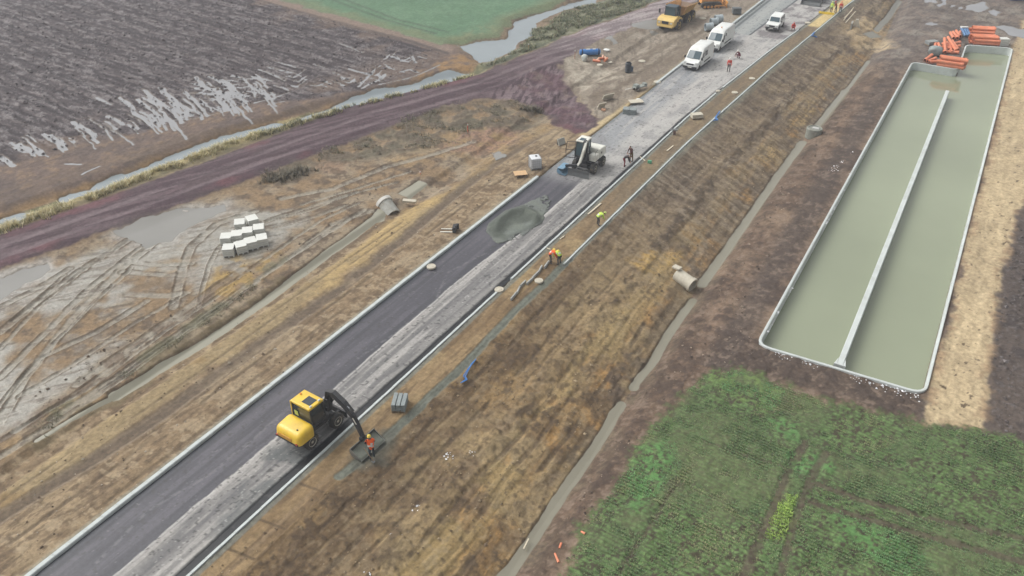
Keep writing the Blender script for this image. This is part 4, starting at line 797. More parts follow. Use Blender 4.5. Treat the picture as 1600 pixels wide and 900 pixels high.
# white foam crumbs along the basin rim
fp = []
r = np.random.default_rng(20)
for (a, b, nn, o1, o2) in (((1190, 540), (1440, 612), 260, .25, .7), ((1190, 530), (1420, 105), 620, -.2, .25), ((1300, 275), (1345, 240), 90, -.9, .8)):
    A, Bq = W(*a, -.75)[:2], W(*b, -.75)[:2]; d = Bq - A; l = np.hypot(*d); nrm = np.array([d[1], -d[0]]) / l
    t = r.uniform(0, 1, nn); cl_n = fbm(t * l, t * 0, 2.5, 2, 21); t = t[cl_n > .47]
    fp.append(A + d * t[:, None] + nrm * (np.abs(r.normal(0, o2 * .45, len(t))) + o1)[:, None] * (1 if o1 > 0 or o1 < -.5 else -1))
clods('foam_crumbs', surf(np.concatenate(fp)), .04, [(.82, .83, .84), (.75, .76, .78)], 20, kind='stuff')
fp = np.concatenate([np.array(G(*c)[:2]) + r.normal(0, .16, (k, 2)) for c, k in (((618, 840), 40), ((655, 795), 12), ((700, 712), 14), ((735, 708), 8), ((576, 900), 10))])
clods('white_scraps', surf(fp), .05, [(.72, .73, .74)], 21, kind='stuff')
# ================================================================== MACHINES AND VEHICLES
M_yel = mat('yellow paint', (244, 204, 60), .45, var=.06, scale=2, dirt=(170, 140, 90), dirt_amt=.35, coat=.2)
M_ylw2 = mat('dusty yellow paint', (238, 204, 122), .6, var=.08, scale=1.5, dirt=(206, 178, 136), dirt_amt=.6)
M_ora = mat('orange paint', (236, 166, 84), .5, var=.1, scale=1.5, dirt=(150, 120, 92), dirt_amt=.5)
M_wht = mat('white paint', (244, 246, 242), .4, var=.04, scale=1.5, dirt=(196, 190, 176), dirt_amt=.4, coat=.2)
M_crm = mat('cream machine paint', (242, 241, 230), .5, var=.06, scale=2, dirt=(180, 172, 150), dirt_amt=.5)
M_blk = mat('black steel', (48, 49, 52), .6, var=.2, scale=4, dirt=(96, 88, 78), dirt_amt=.5)
M_gry = mat('grey steel', (118, 120, 120), .55, metal=.3, var=.15, scale=3, dirt=(104, 94, 82), dirt_amt=.5)
M_rub = mat('tyre rubber', (64, 62, 60), .9, var=.2, scale=5, dirt=(132, 120, 102), dirt_amt=.75)
M_rim = mat('pale wheel rim', (196, 190, 172), .6, var=.1, scale=4, dirt=(140, 126, 106), dirt_amt=.6)
M_gls = glass_mat('vehicle glass', (70, 92, 100)); M_dgl = glass_mat('dark cab glass', (44, 52, 56))
M_lam = mat('lamp glass', (226, 228, 224), .15, var=.02); M_red = mat('red lamp', (176, 50, 40), .3, var=.05); M_amb = mat('amber lamp', (240, 150, 50), .3, var=.05)
M_blu = mat('blue paint', (120, 160, 186), .5, var=.1, scale=3, dirt=(130, 130, 124), dirt_amt=.5)
M_pla = mat('number plate', (228, 226, 214), .4, var=.03)
def wheel(parent, c, r, w, out=1, lugs=18, rim=M_rim, nm='wheel'):
    bm = B(); lathe(bm, [(r * .57, -w * .42), (r * .64, -w / 2), (r * .88, -w / 2), (r * .97, -w * .38), (r * .97, w * .38), (r * .88, w / 2), (r * .64, w / 2), (r * .57, w * .42)], (0, 0, 0), (0, 1, 0), 26, True)
    for k in range(lugs):
        for s in (-1, 1):
            a = 2 * math.pi * (k + (.5 if s > 0 else 0)) / lugs
            R = Matrix.Rotation(a, 3, 'Y') @ Matrix.Rotation(.45 * s, 3, 'X') @ Matrix.Identity(3)
            box(bm, (math.sin(a) * r * .985, s * w * .22, math.cos(a) * r * .985), (r * .13, w * .5, r * .06), Matrix.Rotation(a, 3, 'Y') @ Matrix.Rotation(.35 * s, 3, 'Z'))
    t = fin(nm, bm, M_rub, parent, loc=c)
    bm = B(); lathe(bm, [(r * .3, out * w * .30), (r * .5, out * w * .34), (r * .57, out * w * .50), (r * .60, out * w * .50), (r * .60, out * w * .3)], (0, 0, 0), (0, 1, 0), 22, False)
    cyl(bm, (0, out * w * .2, 0), (0, out * w * .31, 0), r * .52, n=18); cyl(bm, (0, out * w * .3, 0), (0, out * w * .44, 0), r * .2, r * .17, n=12)
    for k in range(8):
        a = k * math.pi / 4; cyl(bm, (math.cos(a) * r * .36, out * w * .3, math.sin(a) * r * .36), (math.cos(a) * r * .36, out * w * .36, math.sin(a) * r * .36), r * .035, n=6)
    fin('rim', bm, rim, t); return t
def rbox(nm, c, s, m, parent, bev=.04, seg=2, rot=None, smooth=False):
    bm = B(); box(bm, c, s, rot); return fin(nm, bm, m, parent, bev, seg, smooth)
def cab_unit(parent, x0, x1, y0, y1, z0, z1, frame_m, roof_m, glass_m, hatch=True, rz_part='cab'):
    "glazed cab: pillars and sills as frame, each pane a sub-part"
    bm = B(); t = .07; fx = .12
    cs = [(x0, y0), (x1, y0), (x1, y1), (x0, y1)]; ct = [(x0 + .05, y0 + .06), (x1 - fx, y0 + .06), (x1 - fx, y1 - .06), (x0 + .05, y1 - .06)]
    zr = z1 - .14
    for (a, b), (c, d) in zip(cs, ct): sweep(bm, [(a, b, z0), (c, d, zr)], t, t, (0, 1, 0))
    for k in range(4):
        (a, b), (c, d) = cs[k], cs[(k + 1) % 4]; sweep(bm, [(a, b, z0 + .3), (c, d, z0 + .3)], t * .9, .5 if k != 1 else .2, (0, 0, 1) if False else ((0, 1, 0) if abs(d - b) < .01 else (1, 0, 0)))
    cab = fin(rz_part, bm, frame_m, parent)
    def pane(p):
        bm = B(); v = [Vector(q) for q in p]; nn = (v[1] - v[0]).cross(v[2] - v[0]).normalized() * .012
        a = [bm.verts.new(q) for q in v]; b = [bm.verts.new(q + nn) for q in v]; bm.faces.new(a); bm.faces.new(b[::-1])
        for i in range(4): bm.faces.new((a[i], b[i], b[(i + 1) % 4], a[(i + 1) % 4]))
        fin('pane', bm, glass_m, cab)
    zl = z0 + .5
    f = (zl - z0) / (zr - z0)
    def at(k, z): g = (z - z0) / (zr - z0); return (cs[k][0] + (ct[k][0] - cs[k][0]) * g, cs[k][1] + (ct[k][1] - cs[k][1]) * g, z)
    for k in range(4):
        j = (k + 1) % 4; zz = z0 + .22 if k == 1 else zl; pane([at(k, zz), at(j, zz), at(j, zr), at(k, zr)])
    bm = B(); box(bm, ((ct[0][0] + ct[1][0]) / 2, (y0 + y1) / 2, z1 - .07), (ct[1][0] - ct[0][0] + .16, y1 - y0 + .04, .16)); roof = fin('cab_roof', bm, roof_m, parent, .055, 3, True)
    if hatch: rbox('roof_window', ((ct[0][0] + ct[1][0]) / 2 + .22, (y0 + y1) / 2, z1 + .014), ((x1 - x0) * .42, (y1 - y0) * .55, .03), glass_m, roof, .01, 1)
    bm = B(); box(bm, (x0 + .35, (y0 + y1) / 2, z0 + .42), (.45, .5, .14)); box(bm, (x0 + .17, (y0 + y1) / 2, z0 + .8), (.14, .46, .7)); seat = fin('seat', bm, M_blk, parent, .04)
    return cab, roof, seat
def ram(parent, a, b, r=.06):
    a, b = Vector(a), Vector(b); m_ = a + (b - a) * .55; bm = B(); cyl(bm, a, m_, r, n=10); o = fin('hydraulic_ram', bm, M_blk, parent, smooth=True)
    bm = B(); cyl(bm, m_, b, r * .55, n=8); fin('ram_rod', bm, mat('chromed rod', (200, 202, 204), .2, metal=.9), o, smooth=True)
def hood(parent, x0, x1, y0, y1, z0, z1, m, nm='engine_hood', bev=.3):
    bm = B(); vs_ = box(bm, ((x0 + x1) / 2, (y0 + y1) / 2, (z0 + z1) / 2), (x1 - x0, y1 - y0, z1 - z0))
    for v in vs_:
        if v.co.z > (z0 + z1) / 2 and v.co.x < (x0 + x1) / 2: v.co.z -= (z1 - z0) * .16; v.co.x += .1
    es = [e for e in bm.edges if max(v.co.z for v in e.verts) > z0 + .05]
    bmesh.ops.bevel(bm, geom=es, offset=bev, segments=5, profile=.55, affect='EDGES', clamp_overlap=True)
    return fin(nm, bm, m, parent, smooth=True)
# ---------------------------------------------------------------- yellow wheeled excavator
ex = thing('wheeled_excavator', (-30.15, 26.25, .03), math.radians(87), 'yellow wheeled excavator reaching its black arm over the right kerb', 'excavator')
bm = B(); box(bm, (0, 0, .72), (2.7, .9, .34)); box(bm, (1.1, 0, .55), (.3, 1.5, .28)); box(bm, (-1.1, 0, .55), (.3, 1.5, .28)); cyl(bm, (0, 0, .85), (0, 0, 1.02), .62, n=24); fin('chassis', bm, M_blk, ex, .03)
for sx in (-1, 1):
    for sy in (-1, 1): wheel(ex, (1.1 * sx, .95 * sy, .52), .52, .4, sy)
bm = B(); box(bm, (1.95, 0, .38), (.08, 2.1, .5)); box(bm, (1.9, 0, .66), (.14, 2.1, .06)); box(bm, (1.6, .5, .55), (.6, .12, .12)); box(bm, (1.6, -.5, .55), (.6, .12, .12)); fin('dozer_blade', bm, M_blk, ex, .02)
bm = B(); prism(bm, [(1.05, .9), (1.05, -.9), (.2, -1.02), (-1.2, -.98), (-1.45, -.5), (-1.45, .5), (-1.2, .98), (.2, 1.02)], 'z', 1.03, 1.2); fin('upper_deck', bm, M_blk, ex, .03)
hd = hood(ex, -2.25, -.84, -1.28, .8, 1.05, 1.9, M_yel, bev=.34)
rbox('rear_grille', (-2.24, -.1, 1.3), (.05, 1.1, .26), mat('rear panel orange', (214, 160, 60), .6, var=.1), hd, .02)
rbox('rear_bumper', (-2.16, -.2, 1.08), (.2, 1.9, .16), M_blk, hd, .05)
bm = B(); cyl(bm, (-1.75, -.75, 1.7), (-1.75, -.75, 1.86), .05, n=10); fin('filler_cap', bm, M_blk, hd)
for sy in (-1, 1): rbox('rear_lamp', (-2.25, -.24 + .82 * sy, 1.18), (.06, .14, .1), M_red, hd, .01)
# the upper part is turned towards the arm: the cab looks over the kerb
for q in cab_unit(ex, -.8, .82, -.58, .58, 1.18, 2.84, M_blk, M_yel, M_dgl): q.rotation_euler = (0, 0, -math.pi / 2); q.location = (-.25, -.22, 0)
bm = B(); box(bm, (-.25, .64, 1.95), (1.16, .12, 1.6)); fin('cab_back_panel', bm, M_yel, ex, .05, 3, True)
bm = B(); box(bm, (-.855, .1, 1.36), (.05, .9, .34)); fin('cab_side_panel', bm, M_yel, ex, .01)
bm = B(); prism(bm, [(.36, 1.2), (1.0, 1.2), (1.0, 1.6), (.75, 1.95), (.36, 1.95)], 'y', .1, .75); fin('front_fairing', bm, M_yel, ex, .06, 3, True)
rbox('safety_sticker', (-.86, .2, 2.05), (.012, .3, .36), mat('pale green sticker', (206, 218, 120), .5, var=.1), ex, .004, 1)
rbox('tool_box', (.55, -.75, 1.3), (.5, .4, .2), M_blk, ex, .04)
rbox('work_lamp', (.1, -.88, 2.88), (.16, .1, .1), M_lam, ex, .02); rbox('work_lamp', (-.6, -.88, 2.88), (.16, .1, .1), M_lam, ex, .02)
bm = B(); cyl(bm, (-.1, .45, 2.83), (-.1, .45, 2.93), .06, n=12); fin('beacon', bm, M_amb, ex)
bm = B(); tube(bm, [(.4, -1.15, 1.2), (.4, -1.15, 1.9), (.0, -1.15, 1.95)], .022); fin('handrail', bm, M_blk, ex)
for q in ([(.34, -.8, 2.4), (.6, -.95, 2.4)], [(.3, -.9, 1.5), (.4, -1.1, 2.0)]):
    bm = B(); tube(bm, q, .018); box(bm, (q[1][0], q[1][1], q[1][2] + .05), (.06, .18, .28)); fin('mirror', bm, M_blk, ex)
mpath = [(1.05, -.42, 1.2), (1.12, -.5, 1.9), (1.08, -.72, 2.72), (1.0, -1.25, 2.9), (.92, -2.1, 2.62), (.86, -2.75, 2.2)]
bm = B(); sweep(bm, mpath, .32, [.42, .42, .4, .42, .4, .34], (1, .1, 0)); fin('boom', bm, M_blk, ex, .03)
bm = B(); sweep(bm, [(.84, -2.5, 2.36), (.82, -2.85, 2.1), (.74, -3.35, 1.3), (.7, -3.6, .82)], .22, [.2, .32, .24, .18], (1, .1, 0)); st = fin('stick', bm, M_blk, ex, .025)
rbox('stick_label', (.67, -3.08, 1.86), (.012, .1, .45), M_pla, st, .002, 1, Matrix.Rotation(-.55, 3, 'X'))
ram(ex, (1.2, -.3, 1.35), (1.1, -1.35, 2.7), .065); ram(ex, (.9, -1.5, 2.98), (.84, -2.62, 2.52), .06); ram(ex, (.83, -2.65, 2.0), (.72, -3.45, .95), .05)
bm = B(); tube(bm, [(1.2, -.5, 1.9), (1.3, -.7, 2.5), (1.18, -1.2, 2.75), (1.05, -2.0, 2.55)], .022, 6); tube(bm, [(.9, -.55, 2.2), (.88, -.9, 2.95), (.85, -1.6, 3.0), (.8, -2.4, 2.6)], .022, 6); fin('hydraulic_hose', bm, M_blk, ex)
rbox('boom_lamp', (1.1, -.98, 2.55), (.16, .14, .12), mat('yellow lamp housing', (232, 196, 90), .5, var=.05), ex, .02)
def bucket_part(parent, x0, x1, yc, m, flip=1, h=.6, d=.8, z0=.03):
    "wide ditching bucket lying open; long axis along local x"
    pr = [(-.7 * d, .02), (-.25 * d, 0), (.12 * d, .05), (.34 * d, .22 * h), (.42 * d, .55 * h), (.34 * d, .98 * h)]; th = .035
    outer = [Vector(p) for p in pr]; inner = []
    for i, p in enumerate(outer):
        t = (outer[min(i + 1, len(outer) - 1)] - outer[max(i - 1, 0)]).normalized(); inner.append(p + Vector((-t.y, t.x)) * th)
    poly = [(yc + flip * p.x, z0 + p.y) for p in outer] + [(yc + flip * p.x, z0 + p.y) for p in inner[::-1]]
    bm = B(); prism(bm, poly, 'x', x0, x1); bk_ = fin('bucket', bm, m, parent)
    side = [(yc + flip * p.x, z0 + p.y) for p in outer]
    for xx in (x0, x1 - .03):
        bm = B(); prism(bm, side, 'x', xx, xx + .03); fin('bucket_side', bm, m, bk_)
    return bk_
bkm = mat('worn bucket steel', (150, 150, 144), .5, metal=.4, var=.2, scale=3, dirt=(116, 116, 108), dirt_amt=.5)
bk_ = bucket_part(ex, -.35, 1.8, -3.75, bkm, 1, .62, .85)
bm = B(); box(bm, (.7, -3.52, .72), (.34, .16, .3)); cyl(bm, (.5, -3.58, .82), (.9, -3.58, .82), .05, n=10); box(bm, (.6, -3.45, .6), (.04, .2, .3)); box(bm, (.82, -3.45, .6), (.04, .2, .3)); fin('quick_coupler', bm, M_blk, ex, .015)
# wet concrete in that bucket
bm = B(); nx, ny = 22, 9; g = [[None] * ny for _ in range(nx)]
for i in range(nx):
    for j in range(ny):
        u, v_ = i / (nx - 1), j / (ny - 1); zz = .1 + .30 * v_ ** 1.3 + .06 * math.sin(3.1 * u * 3 + v_ * 4) * (u * (1 - u) * 4) + random.uniform(-.012, .012)
        if j == 0: zz = .02
        g[i][j] = bm.verts.new((-1.02 + 2.04 * u, -.6 + .84 * v_, zz))
for i in range(nx - 1):
    for j in range(ny - 1): bm.faces.new((g[i][j], g[i + 1][j], g[i + 1][j + 1], g[i][j + 1]))
wet_c = mat('wet concrete', (112, 116, 104), .55, var=.15, scale=6, bump=.6)
R3 = ex.matrix_basis; R3 = Matrix.Translation(ex.location) @ Matrix.Rotation(math.radians(87), 4, 'Z')
o = fin('concrete_heap', bm, wet_c, smooth=True); p = R3 @ Vector((.725, -3.75, .045)); o.location = p; o.rotation_euler = (0, 0, math.radians(87)); tag(o, 'heap of wet grey concrete lying in the excavator bucket', 'concrete')
# ---------------------------------------------------------------- white wheeled excavator
we = thing('wheeled_excavator', (-32.15, 68.5, .05), math.radians(-88), 'white wheeled excavator with grey dozer blade standing on the road', 'excavator')
bm = B(); box(bm, (0, 0, .72), (2.9, .9, .34)); box(bm, (1.0, 0, .55), (.3, 1.6, .28)); box(bm, (-1.0, 0, .55), (.3, 1.6, .28)); cyl(bm, (0, 0, .85), (0, 0, 1.02), .62, n=24); fin('chassis', bm, M_blk, we, .03)
for sx in (-1, 1):
    for sy in (-1, 1): wheel(we, (1.0 * sx, 1.0 * sy, .52), .52, .4, sy)
bm = B(); prism(bm, [(2.42, .0), (2.5, 0), (2.42, .4), (2.52, .78), (2.46, .78), (2.34, .4)], 'y', -1.12, 1.12); box(bm, (1.95, .45, .5), (.9, .12, .14)); box(bm, (1.95, -.45, .5), (.9, .12, .14)); fin('dozer_blade', bm, M_gry, we, .01)
bm = B(); prism(bm, [(1.05, .95), (1.05, -.95), (.2, -1.05), (-1.2, -1.0), (-1.5, -.5), (-1.5, .5), (-1.2, 1.0), (.2, 1.05)], 'z', 1.03, 1.2); fin('upper_deck', bm, M_blk, we, .03)
hd = hood(we, -1.75, -.15, -1.05, 1.08, 1.15, 2.1, M_crm, bev=.16)
rbox('vent_hole', (-.55, 1.085, 1.62), (.2, .02, .2), M_blk, hd, .005, 1); rbox('rear_bumper', (-1.62, 0, 1.16), (.25, 1.9, .14), M_blk, hd, .04)
hood(we, -.1, .95, .35, 1.08, 1.2, 1.85, M_crm, 'side_tank', .12)
cab_unit(we, -.3, 1.1, -1.02, .02, 1.18, 3.1, M_blk, M_crm, M_gls)
bm = B(); tube(bm, [(1.1, -1.05, 1.25), (1.35, -1.85, 1.25), (1.3, -1.95, 2.0), (1.22, -1.85, 2.85), (1.05, -1.08, 2.95), (1.1, -1.05, 2.1), (1.1, -1.05, 1.25)], .035, 6); tube(bm, [(1.1, -1.05, 2.05), (1.32, -1.93, 2.05)], .03, 6); fin('open_door', bm, M_blk, we)
rbox('work_lamp', (.9, -.8, 3.14), (.1, .16, .1), M_lam, we, .02); rbox('work_lamp', (.9, -.2, 3.14), (.1, .16, .1), M_lam, we, .02)
bm = B(); sweep(bm, [(1.0, .25, 1.2), (1.15, .2, 2.0), (1.1, .15, 3.0), (1.3, .05, 3.35)], .26, [.34, .36, .34, .28], (0, 1, 0)); fin('boom', bm, M_blk, we, .03)
bm = B(); sweep(bm, [(1.25, .2, 3.3), (1.6, .1, 2.4), (1.95, -.1, 1.3), (2.1, -.3, .95)], .22, [.2, .32, .24, .18], (0, 1, .1)); fin('stick', bm, M_crm, we, .025)
bm = B(); sweep(bm, [(2.1, -.25, 1.0), (2.15, -.9, .9), (2.15, -1.5, .72)], .2, .24, (1, 0, 0)); fin('tilt_coupler', bm, M_blk, we, .02)
ram(we, (1.15, .45, 1.35), (1.25, .4, 2.7), .065); ram(we, (1.35, -.05, 3.2), (1.9, -.1, 1.6), .055); ram(we, (1.2, .0, 1.3), (1.2, .0, 2.5), .06)
bm = B(); tube(bm, [(1.0, .1, 1.3), (1.35, .05, 2.2), (1.4, 0, 3.1), (1.75, -.05, 2.2)], .025, 6); tube(bm, [(1.0, .4, 1.3), (1.4, .35, 2.3), (1.3, .3, 3.3)], .025, 6); fin('hydraulic_hose', bm, M_blk, we)
bucket_part(we, 1.5, 2.9, -1.75, M_blu, -1, .62, .85); rbox('bucket_cover', (2.2, -1.72, .66), (1.36, .62, .06), M_blu, we, .015)
bm = B(); tube(bm, [(.9, 1.0, 1.25), (.95, 1.05, 2.2), (.4, 1.05, 2.25)], .02); fin('handrail', bm, M_blk, we)
# ---------------------------------------------------------------- articulated dump truck
ga = gz(-43.2, 120)
dt = thing('dump_truck', (-43.3, 117.6, ga), math.radians(-91), 'dusty yellow articulated dump truck at the edge of the haul track', 'dump truck')
for xx in (0, -3.7, -5.45):
    for sy in (-1, 1): wheel(dt, (xx, 1.14 * sy, .86), .86, .68, sy, 16, M_ylw2)
bm = B(); box(bm, (.3, 0, 1.0), (3.2, 1.2, .5)); box(bm, (-4.2, 0, 1.05), (4.6, .9, .5)); cyl(bm, (-1.5, 0, .6), (-1.5, 0, 1.5), .3); fin('frame', bm, M_blk, dt, .04)
bm = B(); prism(bm, [(.6, 1.05), (1.75, .95), (2.02, 1.1), (2.0, 1.75), (1.75, 2.02), (.45, 2.2), (-.2, 2.1), (-.2, 1.6), (.35, 1.55)], 'y', -1.3, 1.3); bn = fin('bonnet', bm, M_ylw2, dt, .1, 3, True)
rbox('grille', (2.02, 0, 1.52), (.06, 1.05, .42), M_blk, bn, .03); rbox('bumper', (2.02, 0, 1.0), (.2, 2.4, .24), M_ylw2, bn, .05)
for sy in (-1, 1):
    rbox('headlight', (2.02, .92 * sy, 1.5), (.07, .3, .22), M_lam, bn, .02); bm = B(); prism(bm, [(.75, 1.55), (.55, 1.9), (-.6, 1.9), (-.95, 1.5), (-.8, 1.5), (-.5, 1.78), (.45, 1.78), (.65, 1.5)], 'y', 1.05 * sy - .0, 1.48 * sy); fin('fender', bm, M_ylw2, dt, .03)
cab_unit(dt, -.95, .55, -.82, .82, 1.75, 3.45, M_blk, mat('dark cab roof', (70, 84, 92), .5), M_gls, False)
for s in (-1, 1):
    bm = B(); tube(bm, [(.6, 1.1 * s, 2.0), (.75, 1.45 * s, 2.3), (.75, 1.5 * s, 3.0)], .03); box(bm, (.76, 1.52 * s, 2.75), (.08, .26, .55)); fin('mirror', bm, M_blk, dt)
bm = B(); cyl(bm, (-.9, .95, 2.0), (-.9, .95, 3.3), .09); fin('exhaust', bm, M_blk, dt)
# open hopper: side plates, floor, front guard
hop = [[(-1.7, 2.9), (-1.15, 3.25), (-1.5, 1.9), (-2.2, 1.6)]]
bm = B()
def plate(bm, quad, th, nrm):
    n_ = Vector(nrm) * th; a = [bm.verts.new(Vector(q)) for q in quad]; b = [bm.verts.new(Vector(q) + n_) for q in quad]; k = len(quad); bm.faces.new(a); bm.faces.new(b[::-1])
    for i in range(k): bm.faces.new((a[i], b[i], b[(i + 1) % k], a[(i + 1) % k]))
for sy in (-1, 1): plate(bm, [(-1.6, 1.55 * sy, 3.15), (-2.0, .95 * sy, 1.75), (-5.6, .95 * sy, 1.6), (-6.9, 1.2 * sy, 2.35), (-6.9, 1.55 * sy, 2.7)], .07, (0, sy, .0))
M_body = mat('dusty orange body', (220, 168, 104), .7, var=.12, scale=1.5, dirt=(176, 148, 118), dirt_amt=.6); dbm = fin('dump_body', bm, M_body, dt)
bm = B(); plate(bm, [(-2.0, .95, 1.75), (-2.0, -.95, 1.75), (-5.6, -.95, 1.6), (-5.6, .95, 1.6)], .07, (0, 0, -1)); plate(bm, [(-5.6, .95, 1.6), (-5.6, -.95, 1.6), (-6.9, -1.2, 2.35), (-6.9, 1.2, 2.35)], .07, (-.3, 0, -.9)); fin('body_floor', bm, mat('muddy hopper floor', (140, 118, 98), .9, var=.2, scale=2), dbm)
bm = B(); plate(bm, [(-1.6, 1.55, 3.15), (-1.6, -1.55, 3.15), (-2.0, -.95, 1.75), (-2.0, .95, 1.75)], .07, (1, 0, -.2)); plate(bm, [(-1.62, 1.55, 3.15), (-1.62, -1.55, 3.15), (-1.1, -1.5, 3.3), (-1.1, 1.5, 3.3)], .05, (0, 0, -1)); fin('body_front', bm, M_body, dbm)
for xx in (-2.6, -3.6, -4.6, -5.6):
    for sy in (-1, 1):
        bm = B(); sweep(bm, [(xx, 1.66 * sy, 2.85), (xx, 1.06 * sy, 1.72)], .12, .1, (1, 0, 0)); fin('body_rib', bm, M_ylw2, dbm)
# ---------------------------------------------------------------- orange bulldozer behind it
gb = gz(-41.6, 131)
bd = thing('bulldozer', (-41.9, 130.6, gb), math.radians(35), 'orange tracked bulldozer just behind the dump truck at the top edge', 'bulldozer')
for sy in (-1, 1):
    bm = B(); prism(bm, [(1.75, .45), (1.5, .12), (1.2, .02), (-1.2, .02), (-1.55, .15), (-1.75, .5), (-1.5, .85), (-1.1, .95), (1.2, .92), (1.55, .8)], 'y', .75 * sy, 1.25 * sy); tk = fin('track', bm, M_rub, bd, .03)
    for k in range(14): rbox('track_plate', (-1.2 + k * .18, 1.0 * sy, .99), (.1, .52, .05), M_gry, tk, .01, 1)
    for k in range(5): bm = B(); cyl(bm, (-1.1 + .55 * k, 1.24 * sy, .3), (-1.1 + .55 * k, 1.29 * sy, .3), .2); fin('roller', bm, M_ora, tk)
hood(bd, -1.6, .2, -.7, .7, .7, 1.7, M_ora, 'rear_body', .1); hood(bd, .2, 1.75, -.5, .5, .8, 1.75, M_ora, bev=.1)
cab_unit(bd, -1.0, .35, -.72, .72, 1.5, 3.1, M_ora, M_ora, M_dgl, False)
bm = B(); prism(bm, [(2.3, .05), (2.45, .05), (2.3, .55), (2.42, 1.1), (2.32, 1.1), (2.18, .55)], 'y', -1.6, 1.6); box(bm, (1.4, 1.4, .5), (1.9, .14, .2)); box(bm, (1.4, -1.4, .5), (1.9, .14, .2)); fin('blade', bm, M_ora, bd, .02)
ram(bd, (1.7, .35, 1.4), (2.3, .5, .8)); ram(bd, (1.7, -.35, 1.4), (2.3, -.5, .8))
# ---------------------------------------------------------------- vans
def taper(z, hw): return hw * np.interp(z, [0, 1.15, 1.9, 2.45, 2.6], [.985, 1.0, .955, .87, .78])
def build_van(name, loc, rz, label, Lr=5.7, rear_win=True, beacon=False):
    v = thing(name, loc, rz, label, 'van', 'white vans parked on the road'); hw = 1.02; xf = 1.0
    prof = [(1.0, .32), (1.03, .62), (.98, .95), (.55, 1.18), (.12, 1.32), (-.62, 2.12), (-.95, 2.36), (-1.5, 2.46), (-Lr + 1.4, 2.46), (-Lr + 1.06, 2.36), (-Lr + 1.0, 1.4), (-Lr + 1.0, .34)]
    ring = []
    bm = B(); secs = (-1, -.93, -.6, 0, .6, .93, 1)
    rings = []
    for s_ in secs:
        r_ = []
        for (a, z) in prof:
            yy = s_ * taper(z, hw); front = max(0, a + .2) ; yy *= 1 - .07 * min(front, 1) * (abs(s_) ** 1)
            crown = .05 * (1 - abs(s_) ** 3) if z > 2.2 else 0; bow = .06 * (1 - s_ * s_) if a > -.5 and z < 2.2 else 0
            sh = -.05 if abs(s_) == 1 and z > 2.2 else 0
            r_.append((a + bow, yy, z + crown + sh))
        rings.append(r_)
    loft(bm, rings); body = fin('body', bm, M_wht, v, 0, smooth=True)
    def sidepane(nm, pts, sy, m, parent, e=.008):
        bm = B(); a = [bm.verts.new((px_, sy * (float(taper(z, hw)) + e) , z)) for px_, z in pts]; b = [bm.verts.new((px_, sy * (float(taper(z, hw)) - .02), z)) for px_, z in pts]; k = len(pts)
        bm.faces.new(a); bm.faces.new(b[::-1])
        for i in range(k): bm.faces.new((a[i], b[i], b[(i + 1) % k], a[(i + 1) % k]))
        return fin(nm, bm, m, parent)
    for sy in (-1, 1):
        d = sidepane('front_door', [(-.02, .5), (-.02, 1.2), (-.68, 2.02), (-1.2, 2.04), (-1.2, .5)], sy, M_wht, v, .012); sidepane('door_window', [(-.16, 1.32), (-.68, 1.94), (-1.12, 1.96), (-1.12, 1.32)], sy, M_dgl, d, .022)
        if rear_win: sidepane('side_window', [(-1.5, 1.38), (-1.5, 1.95), (-2.35, 1.95), (-2.35, 1.38)], sy, M_dgl, v)
        else: sidepane('side_window', [(-1.45, 1.6), (-1.45, 2.0), (-1.72, 2.0), (-1.72, 1.6)], sy, M_dgl, v)
        sidepane('side_moulding', [(-1.3, .62), (-1.3, .78), (-Lr + 2.2, .78), (-Lr + 2.2, .62)], sy, M_blk, v)
        bm = B(); box(bm, (.03, sy * 1.14, 1.42), (.12, .22, .34)); fin('mirror', bm, M_blk, v, .03)
        rbox('headlight', (.9, sy * .74, .98), (.26, .3, .24), M_lam, v, .04); rbox('tail_lamp', (-Lr + 1.0, sy * .93, 1.1), (.05, .12, .5), M_red, v, .01)
        for xx in (.15, -Lr + 2.15): wheel(v, (xx, sy * .86, .34), .34, .24, sy, 0, M_gry)
    bm = B(); y0, y1 = .86, .8; w_ = [(.17, -y0, 1.34), (.17, y0, 1.34), (-.56, y1, 2.1), (-.56, -y1, 2.1)]; nn = Vector((.72, 0, .69)) * .03; mid = Vector((.055, 0, .05))
    a = [bm.verts.new(Vector(q) + nn) for q in (w_[0], (.22, 0, 1.36), w_[1], w_[2], (-.5, 0, 2.14), w_[3])]; bm.faces.new(a[::1]); r_ = bmesh.ops.extrude_face_region(bm, geom=bm.faces[:]); bmesh.ops.translate(bm, verts=[q for q in r_['geom'] if isinstance(q, bmesh.types.BMVert)], vec=-nn * 2); fin('windscreen', bm, M_gls, v)
    rbox('bumper', (1.0, 0, .46), (.2, 1.86, .3), M_blk, v, .06); rbox('grille', (1.05, 0, .86), (.06, .95, .2), M_blk, v, .02); rbox('number_plate', (1.11, 0, .5), (.02, .52, .12), M_pla, v, .003, 1)
    if beacon: bm = B(); cyl(bm, (-1.9, .1, 2.5), (-1.9, .1, 2.64), .08); fin('beacon', bm, M_amb, v)
    bm = B(); box(bm, (-Lr / 2 + 1, 0, .3), (Lr - .9, 1.5, .2)); fin('underbody', bm, M_blk, v)
    return v
build_van('van', (-33.65, 101.2, .02), math.radians(-91), 'white van with dark side window, the nearer of the two parked vans', 5.6, True)
build_van('van', (-33.85, 109.7, .02), math.radians(-91), 'white van with a small roof beacon, the farther of the two vans', 6.0, False, True)
